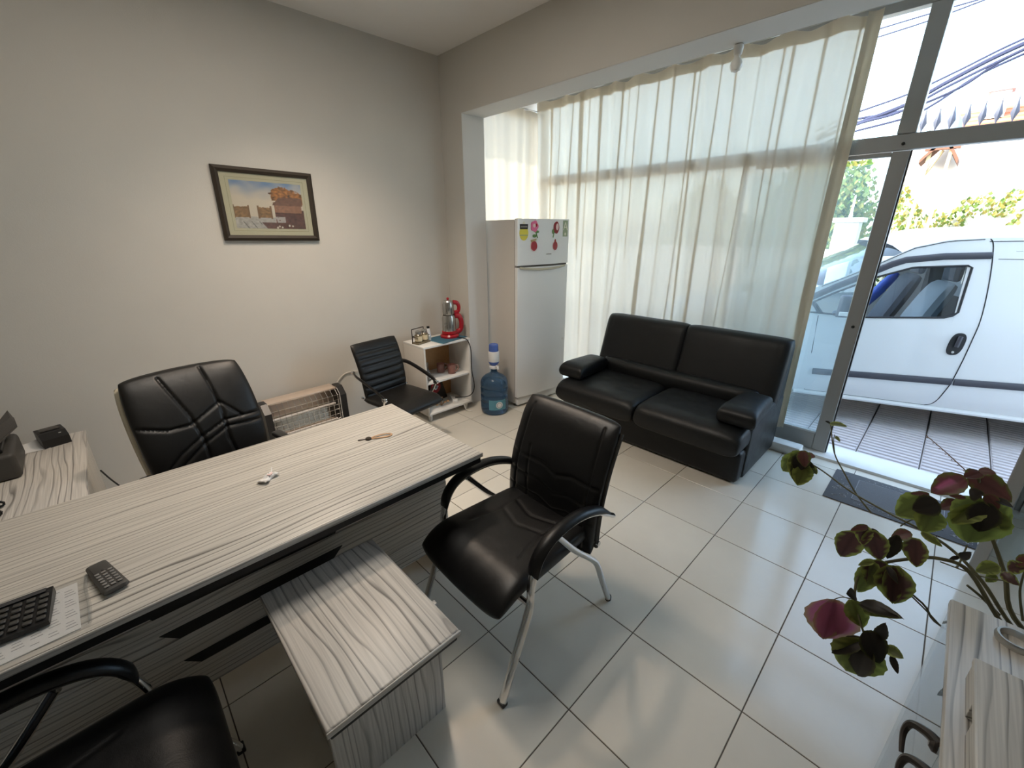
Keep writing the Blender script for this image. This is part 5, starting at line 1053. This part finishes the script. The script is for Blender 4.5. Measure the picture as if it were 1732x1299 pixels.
def tree(name, label, x, y, h, rx, rz_, n, seed, sz=0.095):
    t = thing(name, label, 'tree', (x, y, GZ), group='trees across the street')
    MB().tube(spline([(0, 0, 0), (0.05, 0.03, h*0.35), (-0.03, 0.05, h*0.65), (0.03, 0.0, h*0.85)], 4), [0.11]*4+[0.09]*5+[0.05]*4, 8).build('trunk', 'bark', t)
    foliage('crown', t, n*2, ball(0, 0, h-rz_*0.95, rx, rx, rz_), sz, GR, seed=seed)
    return t
tree('garden_tree', 'round green tree behind the gate pier', 11.7, 2.45, 3.45, 1.1, 1.6, 5200, 21)
tree('garden_tree', 'green tree mostly hidden behind the curtain edge', 11.9, 5.0, 3.0, 1.1, 1.4, 2500, 22)
hd = thing('clipped_hedge', 'yellow-green hedge behind the low garden wall', 'hedge', (9.9, 0, GZ))
foliage('leaves', hd, 7000, lambda r: V((r.uniform(-0.25, 0.3), r.uniform(1.8, 4.6), r.uniform(0.03, 1.95))), 0.08, GR+[(0.40, 0.36, 0.06)], seed=31)
# iron railing with spear heads on the yard wall
ir = thing('iron_railing', 'dark iron railing with spear-shaped heads above the ivy wall', 'railing', (10.42, 0, GZ+3.16))
zr = 0.10
for zz in (0.03, zr): MB().span((-0.012, -3.4, zz-0.012), (0.012, 1.05, zz+0.012)).build('rail', 'iron', ir)
for k in range(26):
    y = 0.97-0.168*k; MB().lathe([(0.009, 0.0), (0.009, zr+0.05), (0.014, zr+0.07), (0.048, zr+0.16), (0.030, zr+0.24), (0.012, zr+0.30), (0.0, zr+0.42)], 8, (0, y, 0)).build('spear', 'iron', ir)
# house with red tiled roof
hs = thing('house', 'white house with a red tiled roof behind the railing', 'house', (17, 0, GZ))
MB().span((0, -9, 0), (5, 0.9, 3.75)).build('wall', 'house_wall', hs)
rf = MB().prism([(-0.5, 3.62), (2.5, 4.95), (5.5, 3.62), (2.5, 4.80)], lambda a, b: V((a, -9.3, b)), lambda a, b: V((a, 1.25, b))).build('roof', 'roof_tile', hs, 0)
for r_ in range(9):
    sx_ = -0.5+3.0*r_/9; zz = 3.66+1.33*r_/9
    MB().prism([(sx_, zz), (sx_+0.36, zz+0.16), (sx_+0.36, zz+0.20), (sx_, zz+0.07)], lambda a, b: V((a, -9.3, b)), lambda a, b: V((a, 1.25, b))).build('tile_course', 'roof_tile', rf, 0)
ch = MB().span((1.5, 0.12, 4.3), (1.9, 0.50, 5.25), 0.02).build('chimney', 'chimney_white', hs); MB().span((1.44, 0.06, 5.25), (1.96, 0.56, 5.33), 0.02).build('chimney_cap', 'slate', ch)
for (y0_, y1_) in ((-0.6, 0.3), (-2.6, -1.7)):
    wq = MB().span((-0.03, y0_, 1.7), (0.02, y1_, 2.9), 0.01).build('window', 'timber', hs); MB().span((-0.04, y0_+0.08, 1.78), (-0.03, y1_-0.08, 2.82)).build('pane', 'slate', wq)
dm = thing('garden_canopy', 'grey domed canopy beside the tiled roof', 'canopy', (12.6, 0.83, GZ))
MB().lathe([(0.30, 2.9), (0.29, 3.45), (0.22, 3.75), (0.09, 3.95), (0.0, 4.0)], 16).build('dome', 'slate', dm); MB().tube([(0, 0, 0), (0, 0, 3.3)], 0.04, 8).build('post', 'slate', dm)
pg = thing('timber_porch', 'small brown timber porch roof above the ivy', 'porch', (9.9, 0.62, GZ)); pg.scale = (1, 0.62, 1)
MB().prism([(-0.38, 2.72), (-0.05, 3.06), (0.33, 2.76), (0.33, 2.82), (-0.05, 3.13), (-0.38, 2.79)], lambda a, b: V((-0.15, a, b)), lambda a, b: V((0.36, a, b))).build('roof', 'timber', pg, 0)
MB().span((-0.15, -0.36, 2.93), (-0.08, 0.28, 2.99)).build('tie_beam', 'timber', pg)
for yy in (-0.24, 0.14): MB().span((-0.12, yy, 0), (-0.05, yy+0.07, 2.95)).build('post', 'timber_pale', pg)
MB().tube([(-0.08, 0.18, 2.55), (-0.08, -0.06, 2.93)], 0.025, 6).build('brace', 'timber_pale', pg)
# overhead cables: a pole out of frame to the right carries them
def cable(pts, r, label): 
    o = MB().tube(spline(pts, 8), r*1.5, 6).build('overhead_cable', 'cable'); tag(o, label, 'cable', 'overhead cables over the street'); return o
XC = 7.6
cb_px = [([(1380, 262), (1440, 215), (1520, 190), (1600, 148), (1680, 108), (1760, 70)], 0.010, 'lowest sagging overhead cable in the upper window'),
 ([(1380, 236), (1436, 214), (1530, 178), (1600, 140), (1680, 98), (1780, 52)], 0.016, 'thick overhead cable bundle in the upper window'),
 ([(1380, 232), (1436, 205), (1530, 186), (1620, 150), (1690, 105), (1780, 62)], 0.010, 'overhead cable splitting below the thick bundle'),
 ([(1380, 222), (1440, 194), (1534, 160), (1620, 120), (1700, 80), (1790, 40)], 0.008, 'thin overhead cable just above the thick bundle'),
 ([(1380, 250), (1430, 227), (1530, 200), (1580, 176), (1650, 130), (1730, 92), (1800, 62)], 0.009, 'second overhead cable from below'),
 ([(1420, 70), (1474, 53), (1570, 24), (1660, -2), (1740, -26)], 0.006, 'single upper overhead cable crossing the top panes'),
 ([(1420, 88), (1470, 68), (1568, 36), (1665, 0), (1740, -30)], 0.006, 'second single overhead cable crossing the top panes')]
for k, (pts, r_, lb) in enumerate(cb_px): cable([at(u, v, X=XC+0.10*k) for u, v in pts], r_, lb)
